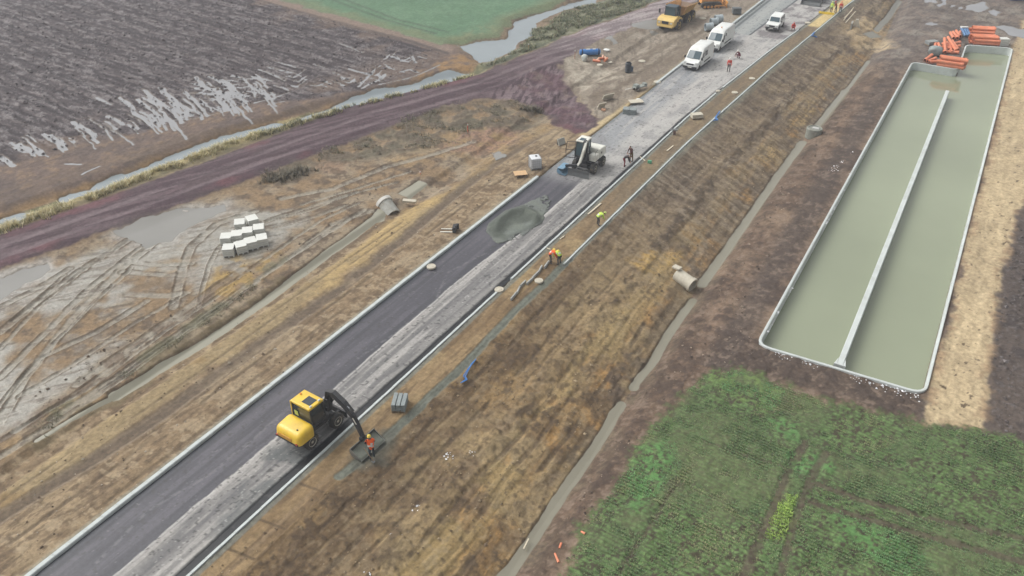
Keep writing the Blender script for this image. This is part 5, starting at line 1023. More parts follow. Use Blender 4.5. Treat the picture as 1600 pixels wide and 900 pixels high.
# ---------------------------------------------------------------- off-road vehicle
jp = thing('off_road_car', (-29.5, 122.5, .02), math.radians(-88), 'white boxy off-road car facing the camera on the far road', 'car')
bm = B(); prism(bm, [(1.05, .5), (1.05, 1.02), (.95, 1.1), (-.12, 1.16), (-3.05, 1.16), (-3.1, .5)], 'y', -.88, .88); fin('body', bm, M_wht, jp, .06, 3, True)
bm = B(); rings = [[(-.1, s_ * .82, 1.14), (-.45, s_ * .74, 1.78), (-.62, s_ * .72, 1.84), (-2.9, s_ * .72, 1.84), (-3.05, s_ * .82, 1.14)] for s_ in (-1, 1)]; loft(bm, rings); fin('cabin', bm, M_wht, jp, .04, 2, True)
bm = B(); plate(bm, [(-.12, -.68, 1.2), (-.12, .68, 1.2), (-.42, .62, 1.75), (-.42, -.62, 1.75)], .035, (.88, 0, .47)); fin('windscreen', bm, M_gls, jp)
for sy in (-1, 1):
    for a, b in ((-.45, -1.25), (-1.35, -2.1), (-2.2, -2.85)):
        bm = B(); plate(bm, [(a - (.0 if a < -.5 else .0), .80 * sy, 1.24), (b, .80 * sy, 1.24), (b, .735 * sy, 1.72), (a - (.08 if a > -.5 else 0), .735 * sy, 1.72)], .03, (0, sy, .12)); fin('side_window', bm, M_dgl, jp)
    for xx in (.35, -2.3): wheel(jp, (xx, .8 * sy, .37), .37, .25, sy, 0, M_gry)
    rbox('headlight', (1.05, .62 * sy, .86), (.06, .22, .2), M_lam, jp, .03); rbox('mirror', (-.2, .98 * sy, 1.28), (.1, .18, .16), M_blk, jp, .02)
    bm = B(); prism(bm, [(.85, .55), (.75, .88), (-.05, .88), (-.18, .55), (-.1, .55), (.02, .8), (.66, .8), (.76, .55)], 'y', .8 * sy, .94 * sy); fin('wheel_arch', bm, M_blk, jp)
rbox('bumper', (1.12, 0, .58), (.18, 1.72, .2), M_blk, jp, .04); rbox('grille', (1.07, 0, .84), (.05, .8, .2), M_blk, jp, .02); rbox('number_plate', (1.22, 0, .58), (.02, .5, .11), M_pla, jp, .003, 1)
rbox('spare_wheel', (-3.2, 0, 1.0), (.2, .66, .66), M_rub, jp, .1)
# ---------------------------------------------------------------- wheel loader at the top edge
wl = thing('wheel_loader', (-28.05, 141.2, .02), math.radians(-92), 'dark loader with a wide steel bucket at the top edge of the road', 'loader')
bm = B(); prism(bm, [(2.6, .02), (3.4, .04), (3.4, .08), (2.75, .12), (2.55, .45), (2.7, .95), (2.6, .98), (2.42, .45)], 'y', -1.5, 1.5); bk2 = fin('bucket', bm, M_gry, wl)
for sy in (-1, 1):
    bm = B(); prism(bm, [(2.6, .02), (3.4, .04), (2.7, .95), (2.42, .45)], 'y', 1.47 * sy, 1.5 * sy); fin('bucket_side', bm, M_gry, bk2)
    for xx in (.9, -1.7): wheel(wl, (xx, 1.0 * sy, .72), .72, .5, sy, 14, M_gry)
    bm = B(); sweep(bm, [(.6, .45 * sy, 1.7), (1.6, .5 * sy, 1.5), (2.5, .5 * sy, .55)], .14, .28, (0, 1, 0)); fin('lift_arm', bm, M_blk, wl)
bm = B(); box(bm, (0, 0, .9), (3.6, .9, .5)); fin('chassis', bm, M_blk, wl, .04); hood(wl, -2.5, -.7, -.85, .85, 1.0, 1.95, M_gry); cab_unit(wl, -.7, .6, -.7, .7, 1.2, 2.9, M_blk, M_wht, M_dgl, False)
rbox('pale_panel', (.85, 0, 1.5), (.4, .8, .1), M_crm, wl, .02)
# ================================================================== PEOPLE
STAND = dict(pelvis=(0, 0, .95), spine=(0, 0, 1.15), chest=(0, .0, 1.36), neck=(0, .0, 1.5), head=(0, .02, 1.64), sh=(.19, 0, 1.42), el=(.25, .02, 1.14), wr=(.26, .12, .9), hip=(.1, 0, .9), kn=(.12, .03, .5), an=(.13, -.02, .09), toe=(.15, .17, .05))
BEND = dict(pelvis=(0, -.16, .9), spine=(0, .0, 1.04), chest=(0, .24, 1.12), neck=(0, .38, 1.13), head=(0, .52, 1.1), sh=(.19, .28, 1.1), el=(.23, .36, .8), wr=(.14, .5, .56), hip=(.1, -.14, .86), kn=(.13, .0, .5), an=(.14, -.08, .09), toe=(.16, .1, .05))
CROUCH = dict(pelvis=(0, -.14, .36), spine=(0, -.04, .56), chest=(0, .12, .76), neck=(0, .2, .88), head=(0, .27, 1.0), sh=(.19, .14, .8), el=(.25, .34, .6), wr=(.12, .52, .42), hip=(.1, -.12, .36), kn=(.18, .3, .52), an=(.16, -.02, .09), toe=(.18, .16, .05))
LEAN = dict(STAND, spine=(0, .05, 1.14), chest=(0, .12, 1.34), neck=(0, .18, 1.46), head=(0, .24, 1.58), sh=(.19, .13, 1.4), el=(.27, .25, 1.14), wr=(.14, .42, .98))
M_skin = mat('skin', (196, 150, 124), .6, var=.05); M_boot = mat('dark boots', (52, 46, 42), .8, var=.2)
def cloth(nm, rgb): return mat(nm, rgb, .85, var=.14, scale=8, bump=.2)
def person(loc, rz, pose, shirt, trousers, label, vest=None, band=None, helmet=None, hair=(60, 46, 38), shear=0.0):
    P = {}
    for k, p in pose.items():
        p = Vector(p)
        if k in ('sh', 'el', 'wr', 'hip', 'kn', 'an', 'toe'):
            for s, t in ((1, 'R'), (-1, 'L')):
                q = Vector((p.x * s, p.y, p.z))
                if k in ('kn', 'an', 'toe') and s < 0: q.y -= shear
                if k in ('kn', 'an', 'toe') and s > 0: q.y += shear * .6
                P[k + t] = q
        else: P[k] = p
    rad = dict(pelvis=.15, spine=.14, chest=.16, neck=.062, sh=.085, el=.058, wr=.04, hip=.105, kn=.07, an=.052, toe=.045)
    for t in 'RL': P['hand' + t] = P['wr' + t] + (P['wr' + t] - P['el' + t]).normalized() * .09
    rad['hand'] = .038
    names = list(P); names.remove('head'); ix = {k: i for i, k in enumerate(names)}
    E_ = [('pelvis', 'spine'), ('spine', 'chest'), ('chest', 'neck')]
    for t in 'RL': E_ += [('chest', 'sh' + t), ('sh' + t, 'el' + t), ('el' + t, 'wr' + t), ('wr' + t, 'hand' + t), ('pelvis', 'hip' + t), ('hip' + t, 'kn' + t), ('kn' + t, 'an' + t), ('an' + t, 'toe' + t)]
    me = bpy.data.meshes.new('person'); me.from_pydata([P[k] for k in names], [(ix[a], ix[b]) for a, b in E_], []); ob = bpy.data.objects.new('person', me); COL.objects.link(ob)
    ob.modifiers.new('Skin', 'SKIN'); sv = me.skin_vertices[0].data
    for k in names:
        r_ = rad[k.rstrip('RL')]; sv[ix[k]].radius = (r_ * (1.15 if k in ('chest', 'spine', 'pelvis') else 1), r_); sv[ix[k]].use_root = k == 'pelvis'
    sb = ob.modifiers.new('Sub', 'SUBSURF'); sb.levels = 1; sb.render_levels = 1
    dg = bpy.context.evaluated_depsgraph_get(); m2 = bpy.data.meshes.new_from_object(ob.evaluated_get(dg)); bpy.data.objects.remove(ob)
    bm = B(); bm.from_mesh(m2); bpy.data.meshes.remove(m2)
    mats = [cloth(shirt[0], shirt[1]), cloth(trousers[0], trousers[1]), M_boot, M_skin, mat('hair dark', hair, .9), mat('eye', (40, 36, 34), .3)]
    def segd(p, a, b):
        d = b - a; t = max(0, min(1, (p - a).dot(d) / max(d.length_squared, 1e-9))); return (p - a - d * t).length
    torso = []
    for f in bm.faces:
        c = f.calc_center_median(); best = min(E_, key=lambda e: segd(c, P[e[0]], P[e[1]]) / (rad[e[0].rstrip('RL')] + rad[e[1].rstrip('RL')])); j = best[1].rstrip('RL')
        f.material_index = {'kn': 1, 'an': 1, 'hip': 1, 'toe': 2, 'hand': 3}.get(j, 0); f.smooth = True
        if j == 'neck' and (c - P['neck']).length < .06: f.material_index = 3
        if j in ('spine', 'chest') or (j == 'sh'): torso.append(f)
    vb = B(); vmap = {}
    for f in torso:
        vv_ = []
        for q in f.verts:
            if q not in vmap: vmap[q] = vb.verts.new(q.co + q.normal * .022)
            vv_.append(vmap[q])
        g_ = vb.faces.new(vv_); g_.smooth = True; up_ = (P['chest'] - P['pelvis']); t_ = (f.calc_center_median() - P['pelvis']).dot(up_) / up_.length_squared
        g_.material_index = 1 if .25 < t_ < .42 or .56 < t_ < .7 else 0
    # head with nose, ears and eyes; fingers
    hd_ = P['head']; fwd = Vector((0, 1, -.1)) if pose is not BEND else Vector((0, .75, -.66)); fwd.normalize(); upv = Vector((0, 0, 1)) - fwd * fwd.z; upv.normalize(); sdv = fwd.cross(upv)
    Mh = Matrix((sdv, fwd, upv)).transposed()
    def blob(c, s, mi, n=10):
        r_ = bmesh.ops.create_uvsphere(bm, u_segments=n, v_segments=max(5, n - 3), radius=1, matrix=Matrix.Translation(hd_ + Mh @ Vector(c)) @ Mh.to_4x4() @ Matrix.Diagonal((*s, 1)))
        for q in r_['verts']:
            for f in q.link_faces: f.material_index = mi; f.smooth = True
    blob((0, 0, 0), (.076, .098, .12), 3, 14); blob((0, .1, -.01), (.014, .022, .022), 3, 6); blob((0, -.018, .03), (.082, .098, .105), 4, 12)
    for s in (-1, 1): blob((.079 * s, -.005, 0), (.012, .022, .034), 3, 6); blob((.03 * s, .088, .018), (.012, .01, .009), 5, 6)
    blob((0, .09, -.055), (.026, .012, .006), 5, 6)
    nb = len(bm.faces)
    for t, s in (('R', 1), ('L', -1)):
        h_ = P['hand' + t]; d = (P['hand' + t] - P['wr' + t]).normalized(); a = d.cross(Vector((0, 0, 1))); a = a.normalized() if a.length > .1 else Vector((1, 0, 0)); c_ = d.cross(a)
        for k, l in enumerate((.07, .085, .078, .06)):
            st_ = h_ + a * (.03 - .02 * k); tube(bm, [st_, st_ + d * l * .6 + c_ * .01, st_ + d * l + c_ * .03], [.010, .009, .007], 6)
        tube(bm, [h_ - d * .03 + a * .03, h_ + a * .06 + d * .01, h_ + a * .07 + d * .04], [.011, .010, .008], 6)
    bm.faces.ensure_lookup_table()
    for f in bm.faces[nb:]: f.material_index = 3
    body = fin('person', bm, mats, None); body.location = loc; body.rotation_euler = (0, 0, rz); tag(body, label, 'person')
    if vest: fin('vest', vb, [cloth(vest[0], vest[1]), cloth(*(band or ('silver reflective band', (214, 214, 208))))], body)
    else: vb.free()
    if helmet:
        bm = B(); R_ = [(.128, 0), (.128, .02), (.118, .03), (.115, .07), (.095, .115), (.055, .145), (.012, .152)]; lathe(bm, R_, (0, 0, 0), (0, 0, 1), 18)
        prism(bm, [(.1, .05), (.07, .16), (-.07, .16), (-.1, .05)], 'z', .0, .015); o = fin('hard_hat', bm, mat('hard hat ' + helmet[0], helmet[1], .4, var=.04), body, smooth=True)
        o.matrix_basis = Matrix.Translation(hd_ + upv * .03) @ Mh.to_4x4()
    return body
OR = ('orange vest', (250, 104, 40)); LI = ('lime vest', (206, 236, 96)); PI = ('red orange jacket', (232, 92, 76)); DK = ('dark jacket', (56, 46, 48)); NV = ('navy trousers', (52, 64, 70)); BR = ('brown trousers', (120, 96, 66)); BG = ('wine trousers', (140, 48, 62)); GR = ('grey trousers', (78, 76, 78))
YH = ('yellow', (244, 216, 90)); WH = ('white', (236, 236, 230)); RH = ('red', (206, 70, 60))
def at_px(px, py, z=.07): p = W(px, py, z); return (float(p[0]), float(p[1]), z)
wk = person(at_px(582, 717, .02), math.radians(52), LEAN, DK, NV, 'worker in orange vest and yellow hard hat beside the excavator bucket', OR, helmet=YH, shear=.1)
p = R3 @ Vector((0, 0, 0))
person(at_px(861, 411), math.radians(-60), BEND, OR, GR, 'worker in orange bending beside the loose edging stones', OR, helmet=YH)
person(at_px(873, 413), math.radians(75), BEND, LI, NV, 'worker in lime vest bending next to the orange-clad one', LI, helmet=YH)
person(at_px(935, 352), math.radians(-40), BEND, LI, GR, 'worker in lime jacket bending alone over the edging line', LI, helmet=('lime', (214, 232, 130)))
person(at_px(976, 260, .03), math.radians(-70), BEND, DK, BG, 'dark-jacketed worker in wine red trousers bending near the right kerb', None)
person(at_px(986, 252, .03), math.radians(150), LEAN, ('dark red patterned jacket', (92, 52, 50)), BR, 'worker in dark red jacket and brown trousers by the kerb', None, shear=.08)
person(at_px(1138, 112, .03), math.radians(200), STAND, PI, GR, 'worker in red-orange jacket standing on the road past the vans', PI, helmet=WH)
person(at_px(1154, 91, .03), math.radians(150), CROUCH, ('dark maroon jacket', (108, 40, 56)), ('maroon trousers', (128, 56, 72)), 'crouching worker in maroon with a white hard hat on the road', None, helmet=WH)
person(at_px(1239, 47, .03), math.radians(190), CROUCH, ('bright red jacket', (228, 76, 62)), ('dark red trousers', (120, 44, 42)), 'crouching worker in bright red beside the far kerb', ('bright red jacket', (228, 76, 62)), band=('pinkish band', (236, 150, 140)), helmet=RH)
person(at_px(1298, 21), math.radians(160), STAND, LI, GR, 'worker in lime jacket standing on the yellow sand', LI, helmet=('lime', (214, 232, 130)))
person(at_px(1305, 20), math.radians(110), LEAN, ('rust red jacket', (150, 66, 52)), GR, 'worker in rust red jacket between two others on the sand', None, helmet=RH, shear=.1)
person(at_px(1312, 21), math.radians(200), STAND, PI, ('blue grey trousers', (92, 104, 124)), 'worker in salmon vest and blue trousers at the sand edge', PI, helmet=('salmon', (228, 124, 96)))
# shovel of the first worker
bm = B(); tube(bm, [(0, 0, .04), (.22, .12, .55), (.42, .24, 1.1)], .018, 6); fin_p = at_px(584, 721, .02)
sh = thing('shovel', fin_p, math.radians(180), 'wooden shovel held by the worker at the bucket', 'shovel'); fin('handle', bm, mat('wood handle', (170, 130, 84), .7), sh)
bm = B(); prism(bm, [(-.12, -.02), (.1, -.12), (.12, .1), (-.08, .14)], 'z', .0, .02); fin('blade', bm, M_gry, sh, .005)
# ================================================================== SITE THINGS
def lump(nm, loc, rz, label, cat, group=None): return thing(nm, loc, rz, label, cat, group)
wood = mat('pale pallet wood', (196, 166, 126), .8, var=.15, scale=5, bump=.3); wood_d = mat('weathered wood', (150, 132, 108), .85, var=.2, scale=5, bump=.3)
slab_w = mat('white wrapped slabs', (226, 227, 220), .55, var=.05, scale=2, dirt=(200, 198, 186), dirt_amt=.4); slab_g = mat('grey concrete blocks', (146, 154, 154), .8, var=.1, scale=5, bump=.2, dirt=(120, 118, 108), dirt_amt=.4)
cgrey = mat('precast concrete', (176, 176, 168), .8, var=.1, scale=3, bump=.25, dirt=(128, 116, 98), dirt_amt=.5); cpale = mat('pale concrete', (206, 199, 181), .75, var=.08, scale=4, bump=.2, dirt=(170, 156, 132), dirt_amt=.35)
orng = mat('orange plastic pipe', (236, 142, 104), .5, var=.08, scale=3, dirt=(206, 150, 122), dirt_amt=.4); bluep = mat('blue plastic', (66, 130, 200), .45, var=.12, scale=3); dkp = mat('black plastic', (50, 56, 62), .5, var=.15)
def pallet(parent, lx, ly, m=wood):
    bm = B()
    for k in (-1, 0, 1): box(bm, (k * (lx / 2 - .06), 0, .05), (.1, ly, .09))
    pa = fin('pallet', bm, m, parent)
    for k in range(5): rbox('plank', (0, -ly / 2 + ly * (k + .5) / 5, .115), (lx, ly / 5 - .04, .03), m, pa, .004, 1)
def stack(nm, loc, rz, label, cat, lx, ly, layers, lh, m, group=None, pal=True, cols=1):
    t = lump(nm, loc, rz, label, cat, group); z = .13 if pal else 0
    if pal: pallet(t, lx * .98, ly * .98, m if m is slab_w else wood_d)
    for k in range(layers):
        for c in range(cols):
            w_ = lx / cols; bm = B(); box(bm, (-lx / 2 + w_ * (c + .5) + random.uniform(-.01, .01), random.uniform(-.012, .012), z + lh * (k + .5)), (w_ - .012 - random.uniform(0, .04), ly - random.uniform(0, .05), lh - .03)); fin('slab_layer' if cols == 1 else 'block_row', bm, m, t, .015, 2)
    return t
deg = math.degrees(YAW)
where = ['rearmost white slab stack with a gap to its right', 'rear right white slab stack, turned, standing apart', 'leftmost white slab stack of the middle row', 'second white slab stack from the left in the middle row', 'third white slab stack from the left in the middle row', 'rightmost white slab stack of the middle row', 'front left white slab stack, standing squarely', 'front row white slab stack, second from the left', 'front row white slab stack, third from the left', 'front right corner white slab stack']
for k, (px, py, a) in enumerate([(374, 346, 14), (393, 340, 32), (352.5, 368, 8), (369.5, 364, 12), (386, 359, 12), (403.5, 354, 14), (356.5, 385.5, 8), (375.5, 381, 28), (391, 375, 26), (408.5, 370, 20)]):
    p = W(px, py, .28); stack('slab_stack', (float(p[0]), float(p[1]), gz(p[0], p[1])), math.radians(deg + a), where[k], 'slab stack', .95, 1.08, 4, .165, slab_w, 'white slab stacks on the mud flat')
p = W(624, 624, .7); stack('block_stack', (float(p[0]), float(p[1]), .06), math.radians(deg - 4), 'grey concrete block stack on the verge near the yellow excavator', 'block stack', .92, 1.25, 4, .14, slab_g, cols=3)
p = W(1089, 179, .5); stack('kerb_stack', (float(p[0]), float(p[1]), .06), math.radians(deg + 12), 'pale two-layer kerb stack on the verge right of the road', 'block stack', 1.3, .8, 2, .22, cpale)
p = W(984, 171, .5); t = stack('block_stack', (float(p[0]), float(p[1]), .04), math.radians(deg - 15), 'grey block stack at the left road edge beside the white board', 'block stack', 1.5, .95, 3, .2, slab_g, pal=False, cols=2)
p = W(1151, 17, .5); stack('block_stack', (float(p[0]), float(p[1]), gz(p[0], p[1])), math.radians(deg), 'dark grey block stack by the far left kerb', 'block stack', 1.3, 1.0, 4, .22, mat('dark grey blocks', (104, 108, 108), .8, var=.15, scale=4))
# IBC tank and boards
p = G(836, 262); t = lump('liquid_tank', tuple(map(float, p)), math.radians(deg + 14), 'white caged plastic liquid tank on the left verge', 'tank'); pallet(t, 1.1, 1.2, mat('grey pallet', (140, 142, 140), .7))
rbox('bottle', (0, 0, .68), (1.0, 1.12, 1.04), mat('white plastic', (226, 228, 230), .45, var=.04), t, .09, 3, smooth=True)
bm = B()
for k in range(6):
    for s in (-1, 1): box(bm, (-.5 + .2 * k, .585 * s, .66), (.018, .018, 1.06)); box(bm, (.525 * s, -.55 + .22 * k, .66), (.018, .018, 1.06))
for k in range(5):
    for s in (-1, 1): box(bm, (0, .597 * s, .2 + .24 * k), (1.08, .014, .018)); box(bm, (.54 * s, 0, .2 + .24 * k), (.014, 1.2, .018))
fin('cage', bm, mat('galvanised cage', (196, 198, 200), .4, metal=.6), t); bm = B(); cyl(bm, (.12, .1, 1.18), (.12, .1, 1.24), .12); fin('lid', bm, dkp, t)
p = G(813, 275); t = lump('board_stack', tuple(map(float, p)), math.radians(deg + 12), 'small stack of pale wooden boards beside the liquid tank', 'boards')
for s in (-1, 1): rbox('bearer', (.4 * s, 0, .14), (.1, .9, .28), wood_d, t, .01)
for k in range(4): rbox('plank', (0, -.36 + .24 * k, .32), (1.25, .21, .06), mat('fresh pine board', (226, 188, 142), .7, var=.1, scale=4), t, .008, 1)
# manhole lids and rings
def lid(px, py, label, r=.52, h=.16, z=None, m=cpale, sq=False):
    r *= .76; h *= .7
    p = W(px, py, z) if z is not None else G(px, py); t = lump('manhole_cover', tuple(map(float, p)), random.uniform(0, 3), label, 'manhole cover')
    bm = B(); lathe(bm, [(r * .98, 0), (r, h * .3), (r, h * .8), (r * .95, h), (r * .62, h), (r * .6, h * .82), (.02, h * .82)], n=26); fin('ring', bm, m, t, smooth=True)
    bm = B(); lathe(bm, [(r * .56, h * .7), (r * .56, h * .95), (r * .5, h), (.01, h * 1.01)], n=22); box(bm, (.1, 0, h * 1.02), (.2, .06, .03)); fin('lid', bm, m, t, smooth=True)
for a in [(674, 418, 'pale manhole cover at the left kerb of the dark lane', .5, .22, .05), (780, 454, 'pale manhole cover in the gap of the right kerb', .48, .22, .05), (842, 440, 'cream manhole ring lying beside the zigzag edging stones', .46, .2, .07), (1148, 145, 'cream manhole cover on the verge right of the kerb', .5, .14, .07), (1175, 123, 'farther cream manhole cover on the right verge', .5, .12, .07),
          (1003, 96, 'white manhole cover lying in the yard', .6, .15, None), (1098, 29, 'white manhole cover near the dump truck', .7, .12, None), (1027, 129, 'white manhole ring at the start of the far left kerb', .6, .2, None), (953, 98, 'small pale cover beside the orange fittings', .42, .1, None), (937, 102, 'grey ring on the ground before the orange fittings', .5, .15, None), (1122, 143, 'small pale ring at the right kerb gap', .34, .2, .05), (1262, 36, 'far pale cover at the end of the right kerb', .55, .15, .06)]: lid(*a)
# concrete pipe culvert under the road: its two ends
def hollow(bm, a, b, r, th=.12, n=28):
    a, b = Vector(a), Vector(b); R = rot_to(b - a); L_ = (b - a).length
    prof = [(r - th, 0), (r, 0), (r, L_ - .3), (r + .06, L_ - .26), (r + .06, L_), (r - th, L_)]
    rings = [[a + R @ Vector((q * math.cos(2 * math.pi * i / n), q * math.sin(2 * math.pi * i / n), t)) for i in range(n)] for q, t in prof + [prof[0]]]
    loft(bm, rings, True, False)
p = W(1083, 447, -1.6); bm = B(); hollow(bm, (-1.7, .15, .28), (0, 0, 0), .56, .1); t = lump('culvert_pipe', (float(p[0]), float(p[1]), -1.55), math.radians(-12), 'large pale concrete culvert pipe opening into the right ditch', 'pipe'); fin('pipe', bm, cpale, t, smooth=True)
bm = B(); lathe(bm, [(.46, 0), (.01, .001)], (-1.0, .07, .1), (1, 0, 0), 20, False); fin('dark_inside', bm, mat('pipe inside', (60, 58, 54), .9), t)
rbox('head_slab', (-1.75, .1, .95), (.7, .5, .16), cpale, t, .03)
p = W(603, 316, -.3); bm = B(); hollow(bm, (1.7, -.1, -.75), (0, 0, 0), .72, .1); t = lump('culvert_pipe', (float(p[0]) - .3, float(p[1]), -.32), math.radians(-18), 'white-rimmed concrete culvert pipe at the head of the left ditch', 'pipe'); fin('pipe', bm, cgrey, t, smooth=True)
bm = B(); lathe(bm, [(.74, 0), (.83, .02), (.83, .34), (.74, .36)], (-.02, 0, .01), (.92, 0, -.4), 28, False); fin('bell_rim', bm, mat('white rim', (226, 224, 216), .6, var=.05), t, smooth=True)
p = W(640, 314, -.3); o = rbox('concrete_slab', (0, 0, 0), (1.3, .4, .2), cpale, None, .04); o.location = p; o.rotation_euler = (.1, 0, math.radians(20)); tag(o, 'pale concrete slab half buried right of the left culvert', 'slab')
# manhole shaft in the right ditch
p = W(1270, 214, -1.9); t = lump('manhole_shaft', (float(p[0]), float(p[1]), -1.95), 0, 'round concrete manhole shaft standing in the right ditch', 'manhole')
bm = B(); lathe(bm, [(.86, 0), (.86, 1.1), (.8, 1.16), (.7, 1.16), (.66, 1.06), (.02, 1.06)], n=30); fin('shaft', bm, mat('weathered shaft', (150, 152, 142), .8, var=.2, scale=3, bump=.3, dirt=(110, 104, 90), dirt_amt=.6), t, smooth=True)
rbox('lid_plate', (.1, .1, 1.1), (.7, .55, .08), mat('light plate', (190, 190, 186), .6), t, .02)
bm = B(); q = W(1300, 215, -1.3); tube(bm, [W(1284, 214, -1.5), W(1292, 214, -1.35), W(1299, 219, -1.35)], .16, 10); o = fin('blue_pipe', bm, bluep); tag(o, 'short blue pipe beside the manhole shaft in the ditch', 'pipe')
# three concrete rings by the far van
for k, (px, py) in enumerate([(1107, 48), (1115, 40), (1122, 35)]):
    p = G(px, py); bm = B(); hollow(bm, (-.55, 0, .55), (.55, 0, .55), .55, .1, 22); o = fin('concrete_ring', bm, mat('bluish concrete', (170, 180, 184), .7, var=.1, scale=3), smooth=True); o.location = p; o.rotation_euler = (0, 0, math.radians(deg + 8)); tag(o, ['nearest grey concrete ring beside the farther van', 'middle grey concrete ring beside the farther van', 'farthest grey concrete ring beside the farther van'][k], 'concrete ring', 'concrete rings by the van')
# blue tank, white bag, orange fittings, black shaft
p = G(922, 86); t = lump('blue_tank', tuple(map(float, p)), math.radians(deg + 6), 'long blue cylindrical tank lying by the haul track', 'tank')
bm = B(); lathe(bm, [(.2, -1.45), (.36, -1.38), (.41, -1.1), (.41, 1.1), (.36, 1.32), (.2, 1.4)], (0, 0, .42), (1, 0, 0), 22); fin('shell', bm, bluep, t, smooth=True)
for s in (-1, 1): bm = B(); lathe(bm, [(.415, -.09), (.44, -.06), (.44, .06), (.415, .09)], (1.12 * s, 0, .42), (1, 0, 0), 22); fin('end_band', bm, mat('dark blue end', (30, 52, 84), .6), t, smooth=True)
bm = B(); box(bm, (-.3, -.05, .83), (.5, .2, .06)); box(bm, (.5, -.05, .83), (.4, .2, .06)); fin('top_fitting', bm, M_wht, t, .02)
def bag(nm, px, py, s, label, m, rz=0, z=None):
    p = G(px, py) if z is None else W(px, py, z); bm = B(); bmesh.ops.create_icosphere(bm, subdivisions=3, radius=1)
    for v in bm.verts: n_ = v.co.copy(); k = 1 + .13 * math.sin(5 * n_.x + 3 * n_.y) * math.cos(4 * n_.z + n_.y * 3) + random.uniform(-.02, .02); f = max(abs(n_.x), abs(n_.y)); v.co = Vector((n_.x * s[0] * k / max(f, .6) ** .5, n_.y * s[1] * k / max(f, .6) ** .5, max(-.98, n_.z * 1.15) * s[2] + s[2] * .95))
    o = fin(nm, bm, m, smooth=True); o.location = p; o.rotation_euler = (0, 0, rz); tag(o, label, 'bag'); return o
bag('big_bag', 913, 95, (.38, .38, .42), 'pale woven bag standing before the blue tank', mat('woven bag', (206, 210, 204), .8, var=.08, scale=3, bump=.4))
bag('white_bag', 948, 80, (.45, .3, .16), 'white crumpled sheet bundle right of the blue tank', M_wht); bag('white_bag', 997, 163, (.35, .25, .35), 'white crumpled bag on the board at the left road edge', M_wht, .5)
o = rbox('white_board', (0, 0, .12), (1.6, 1.0, .08), cpale, None, .01); o.location = G(993, 168); o.location.z = .2; o.rotation_euler = (0, 0, math.radians(deg + 10)); tag(o, 'flat pale board at the left road edge under a white bag', 'board')
for k, (px, py) in enumerate([(932, 97), (941, 93), (947, 95)]):
    p = G(px, py); t = lump('pipe_fitting', tuple(map(float, p)), .8 * k, ['leftmost orange pipe fitting on the yard', 'middle orange pipe fitting on the yard', 'rightmost orange pipe fitting on the yard'][k], 'pipe fitting', 'orange fittings on the yard')
    bm = B(); tube(bm, [(-.5, 0, .17), (0, 0, .17), (.5, .1, .17)], .17, 12); fin('barrel', bm, orng, t, smooth=True); bm = B(); tube(bm, [(0, 0, .2), (.15, .2, .35), (.2, .35, .45)], .14, 12); fin('branch', bm, mat('pale fitting end', (238, 190, 160), .5), t, smooth=True)
p = G(981, 113); t = lump('plastic_shaft', tuple(map(float, p)), 0, 'black ribbed plastic shaft standing in the yard', 'shaft'); bm = B(); lathe(bm, [(.34, 0)] + [(.42 if k % 2 else .36, .08 + k * .1) for k in range(12)] + [(.3, 1.3), (.3, 1.1), (.02, 1.1)], n=18); fin('shell', bm, dkp, t, smooth=True)
rbox('side_pipe', (.45, .1, .5), (.35, .25, .7), mat('slate plastic', (84, 98, 116), .5), t, .08)
for k, (px, py, rz) in enumerate([(940, 170, 20), (950, 156, 26)]):
    p = G(px, py); bm = B(); box(bm, (0, 0, .4), (1.5 if k else 1.0, .12, .8), Matrix.Rotation(.5, 3, 'X')); o = fin('leaning_slab', bm, cpale, None, .015); o.location = p; o.rotation_euler = (0, 0, math.radians(deg + 30)); tag(o, ['shorter tilted pale panel on the left verge', 'longer tilted pale panel on the left verge'][k], 'panel')
o = rbox('brick_piece', (0, 0, .12), (.5, .3, .2), mat('salmon brick', (206, 160, 130), .8), None, .02); o.location = G(943, 173); tag(o, 'salmon coloured block before the shorter pale panel', 'block')
p = G(877, 226); t = lump('leaning_block', tuple(map(float, p)), math.radians(deg + 40), 'dark block leaning by the white excavator on the left verge', 'block'); rbox('face', (0, 0, .35), (.9, .18, .7), cgrey, t, .02, 2, Matrix.Rotation(-.4, 3, 'X')); rbox('back', (.05, .22, .3), (.8, .2, .6), mat('dark stone', (84, 80, 74), .9), t, .03)
# fork attachment, plate machine
p = G(706, 361); t = lump('fork_attachment', tuple(map(float, p)), math.radians(deg - 5), 'black fork attachment with two pale tines lying on the left verge', 'forks')
bm = B(); box(bm, (.25, 0, .28), (.3, .75, .5)); box(bm, (.42, 0, .55), (.14, .5, .2)); cyl(bm, (.3, -.4, .2), (.3, .4, .2), .14); box(bm, (.5, .28, .35), (.2, .14, .5)); fin('carriage', bm, M_blk, t, .03)
for s in (-1, 1): bm = B(); prism(bm, [(.2, .02), (-.95, .02), (-.98, .04), (.2, .09)], 'y', .26 * s - .05, .26 * s + .05); fin('tine', bm, M_crm, t)
p = G(996, 141); t = lump('trailer_frame', tuple(map(float, p)), math.radians(deg + 28), 'small grey site trailer frame with drawbar by the road', 'trailer')
bm = B(); box(bm, (.3, 0, .45), (1.7, .7, .12)); box(bm, (1.0, 0, .6), (.4, .5, .3)); box(bm, (-.2, 0, .6), (.5, .6, .35)); fin('bed', bm, mat('grey green paint', (150, 156, 150), .6, var=.15), t, .03)
bm = B(); box(bm, (-1.2, 0, .4), (1.2, .07, .07)); fin('drawbar', bm, M_crm, t)
for s in (-1, 1): wheel(t, (-.25, .4 * s, .26), .26, .14, s, 0, M_crm)
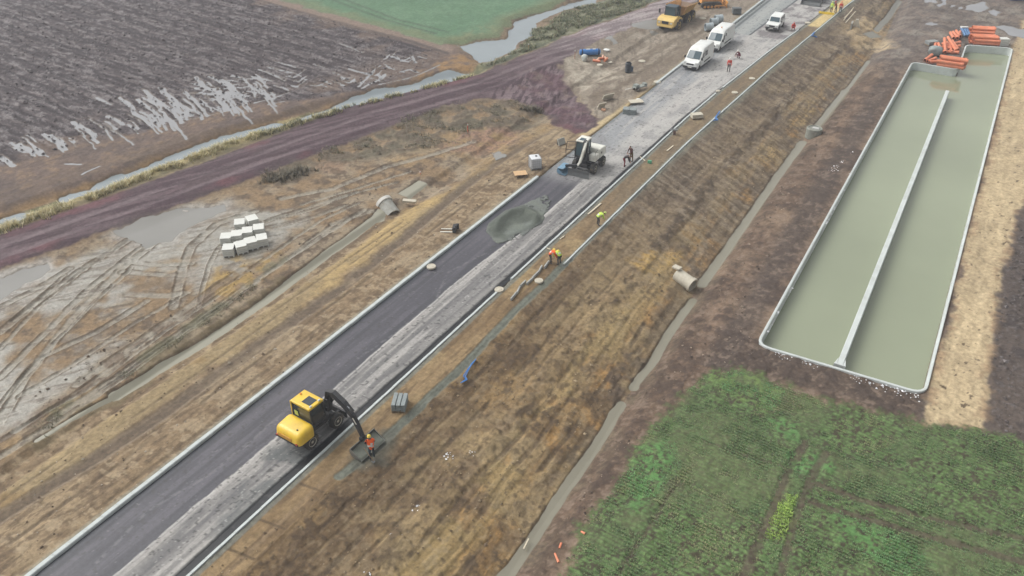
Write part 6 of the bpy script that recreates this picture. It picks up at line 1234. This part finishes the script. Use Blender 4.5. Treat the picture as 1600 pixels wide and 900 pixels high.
# stakes
for k, (px, py, h, m, lb) in enumerate([(731, 208, 1.1, mat('red white stake', (214, 96, 70), .6), 'thin red survey stake on the scrubby mud'), (826, 78, .9, wood, 'pale wooden stake by the pond edge'), (898, 92, 1.2, mat('rusty stake', (170, 118, 90), .8), 'rust coloured stake beside the blue tank'), (657, 272, .35, mat('red white tape', (226, 150, 130), .6), 'short red and white stake above the yellow clay pit')]):
    p = G(px, py); t = lump('stake', tuple(map(float, p)), 0, lb, 'stake'); bm = B(); box(bm, (0, 0, h / 2 - .1), (.07, .07, h + .2)); fin('post', bm, m, t, .01); rbox('top_band', (0, 0, h - .1), (.09, .09, .16), M_wht, t, .008)
# blue hoses
def hose(pts, r, label, z=.1, k=3):
    bm = B()
    for j in range(k):
        pp = []
        for i, (a, b) in enumerate(pts):
            q = G(a, b); pp.append((q[0] + .06 * (j - 1) + random.uniform(-.05, .05), q[1] + random.uniform(-.08, .08), q[2] + z + .04 * j + random.uniform(0, .03)))
        tube(bm, pp, r, 8)
    o = fin('blue_hose', bm, bluep, smooth=True); tag(o, label, 'hose')
hose([(743, 565), (737, 572), (731, 580), (726, 590), (729, 596), (722, 600)], .035, 'bundle of bright blue hose lying on the earth bank')
hose([(1124, 176), (1120, 182), (1118, 186), (1121, 190), (1116, 190)], .035, 'blue hose tangle beside the pale edging line', .1); hose([(1272, 52), (1268, 58), (1272, 58), (1276, 60)], .04, 'far blue hose tangle beside the edging line', .1)
# loose edging stones in a zigzag, planks
for k, (a, b) in enumerate([((797, 471), (808, 458)), ((808, 459), (813, 449)), ((813, 449), (820, 442)), ((823, 445), (833, 436)), ((833, 435), (840, 428)), ((841, 428), (847, 417)), ((851, 419), (857, 411))]):
    A, Bq = Vector(W(*a, .1)), Vector(W(*b, .1)); d = Bq - A; bm = B(); prism(bm, [(-.06, 0), (.06, 0), (.06, .22), (.045, .24), (-.045, .24), (-.06, .22)], 'y', -.49, .49); o = fin('edging_stone', bm, mat('loose edging concrete', (176, 178, 174), .75, var=.08, scale=3)); o.location = (A + Bq) / 2; o.location.z = .08
    o.rotation_euler = (0, 0, -math.atan2(d.x, d.y)); tag(o, ['first', 'second', 'third', 'fourth', 'fifth', 'sixth', 'seventh'][k] + ' loose edging stone of the zigzag, counted from the front', 'edging stone', 'loose edging stones')
for k, (a, b, lb) in enumerate([((919, 335), (939, 318), 'long pale plank lying on the right verge'), ((875, 374), (882, 369), 'short pale stick on the right verge above the two bent workers'), ((854, 388), (860, 390), 'white scrap stick on the verge beside the two workers'), ((1042, 236), (1052, 228), 'pale short plank on the verge level with the white excavator'), ((1000, 245), (1008, 252), 'small pale lath at the kerb near the two dark-clad workers'), ((818, 858), (826, 842), 'thin pale stick at the edge of the right ditch')]):
    z = .1 if k < 5 else -1.9; A, Bq = Vector(W(*a, z)), Vector(W(*b, z)); d = Bq - A; bm = B(); box(bm, (0, 0, .03), (.14 if k in (0, 3) else .08, d.length, .05), None); o = fin('plank', bm, mat('bleached wood', (220, 208, 184), .8, var=.1), None, .008); o.location = (A + Bq) / 2; o.rotation_euler = (0, 0, -math.atan2(d.x, d.y)); tag(o, lb, 'plank')
p = W(1015, 255, .08); o = rbox('green_can', (0, 0, .15), (.4, .25, .3), mat('green plastic', (90, 170, 130), .5), None, .04); o.location = p; tag(o, 'small green can on the verge near the kerb', 'can')
p = W(1052, 210, .08); t = lump('bollard_base', tuple(map(float, p)), .4, 'small dark stand with a pale foot beside the right kerb', 'stand'); rbox('plate', (0, 0, .55), (.8, .4, .08), M_gry, t, .02); rbox('foot', (.1, 0, .27), (.25, .25, .5), mat('brownish foot', (120, 92, 84), .7), t, .03)
# yellow screed board on the sand
A, Bq = Vector(W(1279, 20, .1)), Vector(W(1303, 23, .1)); d = Bq - A; t = lump('screed_board', tuple((A + Bq) / 2), math.atan2(d.y, d.x), 'long yellow screed board lying across the yellow sand', 'board')
rbox('beam', (0, 0, .15), (d.length, .12, .24), mat('bright yellow board', (236, 206, 60), .5, var=.06), t, .01); rbox('foot_plate', (0, -.1, .03), (d.length, .25, .03), mat('bright yellow board', (236, 206, 60)), t, .005)
# culvert headwall in the far bank
p = W(1331, 42, -.9); t = lump('culvert_headwall', (float(p[0]), float(p[1]), -1.9), math.radians(8), 'concrete culvert headwall with wing wall in the far bank', 'headwall')
bm = B(); prism(bm, [(0, 0), (1.0, 0), (1.15, .9), (.7, 2.2), (.35, 2.2), (.1, 1.1)], 'y', -.18, .18); fin('wing_wall', bm, cpale, t, .03); bm = B(); prism(bm, [(-1.5, -.1), (1.4, -.1), (1.4, 1.5), (-1.5, 1.9)], 'x', -.2, .05); fin('back_wall', bm, cgrey, t, .03)
bm = B(); hollow(bm, (-.5, .5, .6), (.35, .5, .6), .5, .08, 20); fin('pipe', bm, cgrey, t, smooth=True)
for k, (a, b) in enumerate([((1318, 33), (1333, 14)), ((1321, 37), (1336, 20)), ((1319, 29), (1331, 18))]):
    A, Bq = Vector(W(*a, -.3)), Vector(W(*b, -.1)); bm = B(); tube(bm, [(0, 0, .15), Bq - A + Vector((0, 0, .2))], .07, 8); o = fin('timber_pole', bm, mat('bleached wood', (220, 208, 184))); o.location = A; tag(o, ['left pale timber pole leaning above the culvert headwall', 'right pale timber pole leaning above the culvert headwall', 'shortest pale timber pole above the culvert headwall'][k], 'pole', 'timber poles')
# ---------------------------------------------------------------- orange pipes beyond the basin
def one_pipe(A, Bq, r, label, group):
    A, Bq = Vector(A), Vector(Bq); bm = B(); d = Bq - A; L_ = d.length; R = rot_to(d); n_ = 12
    prof = [(r - .03, 0), (r, 0), (r, L_ - .28), (r * 1.16, L_ - .24), (r * 1.16, L_), (r - .02, L_)]
    rings = [[R @ Vector((q * math.cos(2 * math.pi * i / n_), q * math.sin(2 * math.pi * i / n_), t)) for i in range(n_)] for q, t in prof]; loft(bm, rings, True, False); bm.faces.new
    o = fin('orange_pipe', bm, orng, smooth=True); o.location = A; tag(o, label, 'pipe', group)
    bm = B(); lathe(bm, [(r - .03, L_ * .1), (.01, L_ * .1 + .001)], (0, 0, 0), d, 10, False); lathe(bm, [(r - .03, L_ * .9), (.01, L_ * .9 + .001)], (0, 0, 0), d, 10, False); fin('dark_bore', bm, mat('dark bore', (88, 52, 40), .9), o)
GZ = -.72
def pile(c0, c1, rows, r, label, group, jit=.03):
    A, Bq = Vector(W(*c0, GZ)), Vector(W(*c1, GZ)); d = (Bq - A); u = d.normalized(); nrm = Vector((-u.y, u.x, 0))
    for lv, cnt in enumerate(rows):
        for k in range(cnt):
            lab = ['bottom', 'second', 'top'][lv] + '-layer ' + label + ', ' + ['first', 'second', 'third', 'fourth'][k] + ' from the camera side'
            off = nrm * ((k - (cnt - 1) / 2) * r * 2.2) + u * random.uniform(-jit, jit) * 8 + Vector((0, 0, r + lv * r * 1.85)); one_pipe(A + off, Bq + off, r, lab, group)
pile((1516, 54), (1551, 56), [4, 4, 3], .21, 'orange pipe in the rear pile', 'rear orange pipe pile')
pile((1516, 67), (1556, 69), [4, 4, 3], .21, 'orange pipe in the pile touching the basin', 'middle orange pipe pile')
pile((1462, 101), (1504, 107), [3, 3, 2], .23, 'orange pipe in the front left pile', 'front orange pipe pile', .05)
for k, (a, b) in enumerate([((1485, 51), (1490, 60)), ((1489, 50), (1496, 59)), ((1494, 48), (1500, 57)), ((1501, 49), (1496, 60))]): one_pipe(W(*a, -.3), W(*b, -.3), .2, ['first', 'second', 'third', 'fourth'][k] + ' short orange pipe from the left in the leaning row by the blue bundle', 'leaning orange pipes')
for k, (a, b, za, zb) in enumerate([((1476, 60), (1477, 82), .2, -.4), ((1481, 58), (1494, 79), .3, -.4), ((1462, 66), (1461, 76), -.4, -.4), ((1466, 68), (1470, 78), -.4, -.3), ((1480, 70), (1500, 66), -.5, -.5), ((1484, 66), (1486, 80), -.4, -.5), ((1479, 66), (1488, 82), -.5, -.5), ((1470, 74), (1500, 72), -.5, -.5), ((1473, 68), (1484, 77), -.5, -.5), ((1488, 64), (1497, 78), -.3, -.5), ((1468, 80), (1498, 82), -.5, -.5)]): one_pipe(W(*a, za), W(*b, zb), .2, 'orange plastic pipe in the jumbled heap beyond the left tank', 'jumbled orange pipes')
for k, (a, b) in enumerate([((1445, 94), (1456, 86)), ((1449, 96), (1462, 91)), ((1452, 97), (1466, 96))]): one_pipe(W(*a, -.5), W(*b, -.5), .2, ['uppermost', 'middle', 'lowest'][k] + ' short orange pipe at the far left basin corner', 'short corner pipes')
p = W(1508, 57, GZ); t = lump('pipe_bundle', tuple(map(float, p)), math.radians(deg + 5), 'upright blue pipe bundle between the orange pipes', 'pipes')
for k in range(3): bm = B(); tube(bm, [(-.4 + .36 * k, -.6, .3), (-.4 + .36 * k, .9, 1.0)], .18, 10); fin('blue_tube', bm, mat('steel blue pipe', (92, 136, 184), .5, var=.1), t, smooth=True)
rbox('white_wrap', (0, .8, 1.0), (1.1, .4, .4), M_wht, t, .08)
p = W(1565, 70, GZ); stack('white_stack', (float(p[0]), float(p[1]), GZ), math.radians(deg), 'white slab stack beside the orange pipes at the basin end', 'slab stack', 1.4, 1.1, 4, .24, slab_w, pal=False)
bag('wrapped_bale', 1460, 86, (.85, .7, .6), 'grey wrapped bale in front of the jumbled orange pipes', mat('grey foil', (150, 158, 156), .5, var=.12, scale=3, bump=.4), .3, -.75)
p = W(1455, 70, GZ); stack('board_stack', (float(p[0]), float(p[1]), GZ), math.radians(deg + 15), 'grey board stack left of the jumbled orange pipes', 'boards', 1.6, 1.0, 3, .15, mat('dark boards', (150, 154, 152), .7, var=.2), pal=True)
# blue container cut by the top right corner
p = W(1598, 1, -.8); t = lump('storage_container', (float(p[0]) + .3, float(p[1]) + 1.2, -.8), math.radians(deg - 3), 'dark blue storage container at the top right corner', 'container')
rbox('shell', (0, 0, 1.3), (6, 2.4, 2.5), mat('container blue', (62, 84, 120), .6, var=.1), t, .03)
for k in range(24): rbox('corrugation', (-2.85 + k * .248, -1.215, 1.3), (.12, .05, 2.3), mat('container blue', (62, 84, 120)), t, .01, 1)
# orange pipe scraps near the crop field corner
for k, (a, b) in enumerate([((867, 866), (873, 880)), ((874, 858), (877, 850)), ((908, 832), (914, 835))]): one_pipe(G(*a) + np.array([0, 0, .06]), G(*b) + np.array([0, 0, .06]), .06, ['longest orange pipe scrap by the crop field corner', 'upright small orange scrap by the crop field corner', 'tiny orange scrap nearest the crop field'][k], 'orange scraps')
# ---------------------------------------------------------------- aggregate heap on the dark lane
hx = np.linspace(-35.1, -29.9, 110); hy = np.linspace(50.6, 61.5, 150); HX, HY = np.meshgrid(hx, hy); HX = HX.ravel().astype(np.float32); HY = HY.ravel().astype(np.float32)
hn = (fbm(HX, HY, 1.4, 2, 201) - .5) * .6; hn2 = fbm(HX, HY, .2, 2, 202) - .5
body_ = sd_poly(HX + .35 * hn, HY + .35 * hn, WL([(764, 350), (790, 330), (818, 321), (840, 330), (851, 340), (846, 350), (830, 358), (808, 366), (790, 376), (770, 372), (760, 362)], 0), 3)
crest = d_line(HX, HY, WL([(774, 356), (782, 341), (800, 329), (822, 326), (838, 336), (843, 350)], .3), 3); mid_ = sd_poly(HX, HY, WL([(800, 352), (832, 346), (836, 352), (820, 362), (790, 374), (784, 366)], 0), 3)
body2 = sd_poly(HX, HY, WL([(764, 350), (790, 330), (818, 321), (840, 330), (851, 340), (846, 350), (830, 358), (808, 366), (790, 376), (770, 372), (760, 362)], 0), 3); hh = (.3 * np.exp(-(crest / .5) ** 2) + .04) * sst(-.15, .7, body2)
thin = sd_poly(HX + .8 * hn, HY + .8 * hn, WL([(768, 362), (792, 335), (826, 318), (852, 306), (858, 318), (850, 345), (812, 372), (782, 380), (772, 374)], 0), 3)
spill = sst(-.2, .2, thin) * sst(.32, .5, .5 + hn + .6 * hn2)
spill = np.maximum(spill, sst(-.12, .1, body2)); hz_ = np.where(spill > .25, .058 + .02 * hn2 + .03 * spill, -.15) + np.maximum(hh, 0) + .015 * hn2 * (hh > .05)
n = len(HX); col = np.empty((n, 3), np.float32); col[:] = sr(116, 120, 115); mixc(sst(-.2, .3, body_), sr(90, 95, 87)); mixc(sst(-.1, .5, mid_), sr(122, 128, 121), .9); mixc(sst(.05, .18, hn), sr(122, 128, 116), .5)
ih = np.arange(n, dtype=np.int32).reshape(150, 110); qh = np.stack([ih[:-1, :-1], ih[:-1, 1:], ih[1:, 1:], ih[1:, :-1]], -1).reshape(-1, 4); ok_ = ((spill > .2) | (hh > .05))[qh].any(1); qh = qh[ok_]; u_, inv_ = np.unique(qh, return_inverse=True)
ga_ = link('gravel_heap', np_mesh('gravel_heap', np.stack([HX, HY, hz_], 1)[u_], inv_.reshape(qh.shape).astype(np.int32), MATS['crushed stone'], True, {'earth': ('FLOAT_COLOR', col[u_]), 'rough': ('FLOAT', np.full(len(u_), .9, np.float32))})); tag(ga_, 'greenish grey crescent of fine gravel heaped on the dark lane', 'gravel heap')
# ================================================================== HAZE: damp winter air over the whole place
bm = B(); box(bm, (0, 0, 17.5), (12600, 12600, 44)); hz = fin('haze', bm, []); hz['kind'] = 'stuff'; hz.display_type = 'WIRE'
hm_ = bpy.data.materials.new('damp air'); hm_.use_nodes = True; nt = hm_.node_tree; nt.nodes.clear()
pv = nt.nodes.new('ShaderNodeVolumePrincipled'); pv.inputs['Color'].default_value = (.86, .90, .96, 1); pv.inputs['Density'].default_value = .0008; pv.inputs['Anisotropy'].default_value = 0.0
mo = nt.nodes.new('ShaderNodeOutputMaterial'); nt.links.new(pv.outputs[0], mo.inputs['Volume']); hz.data.materials.append(hm_)
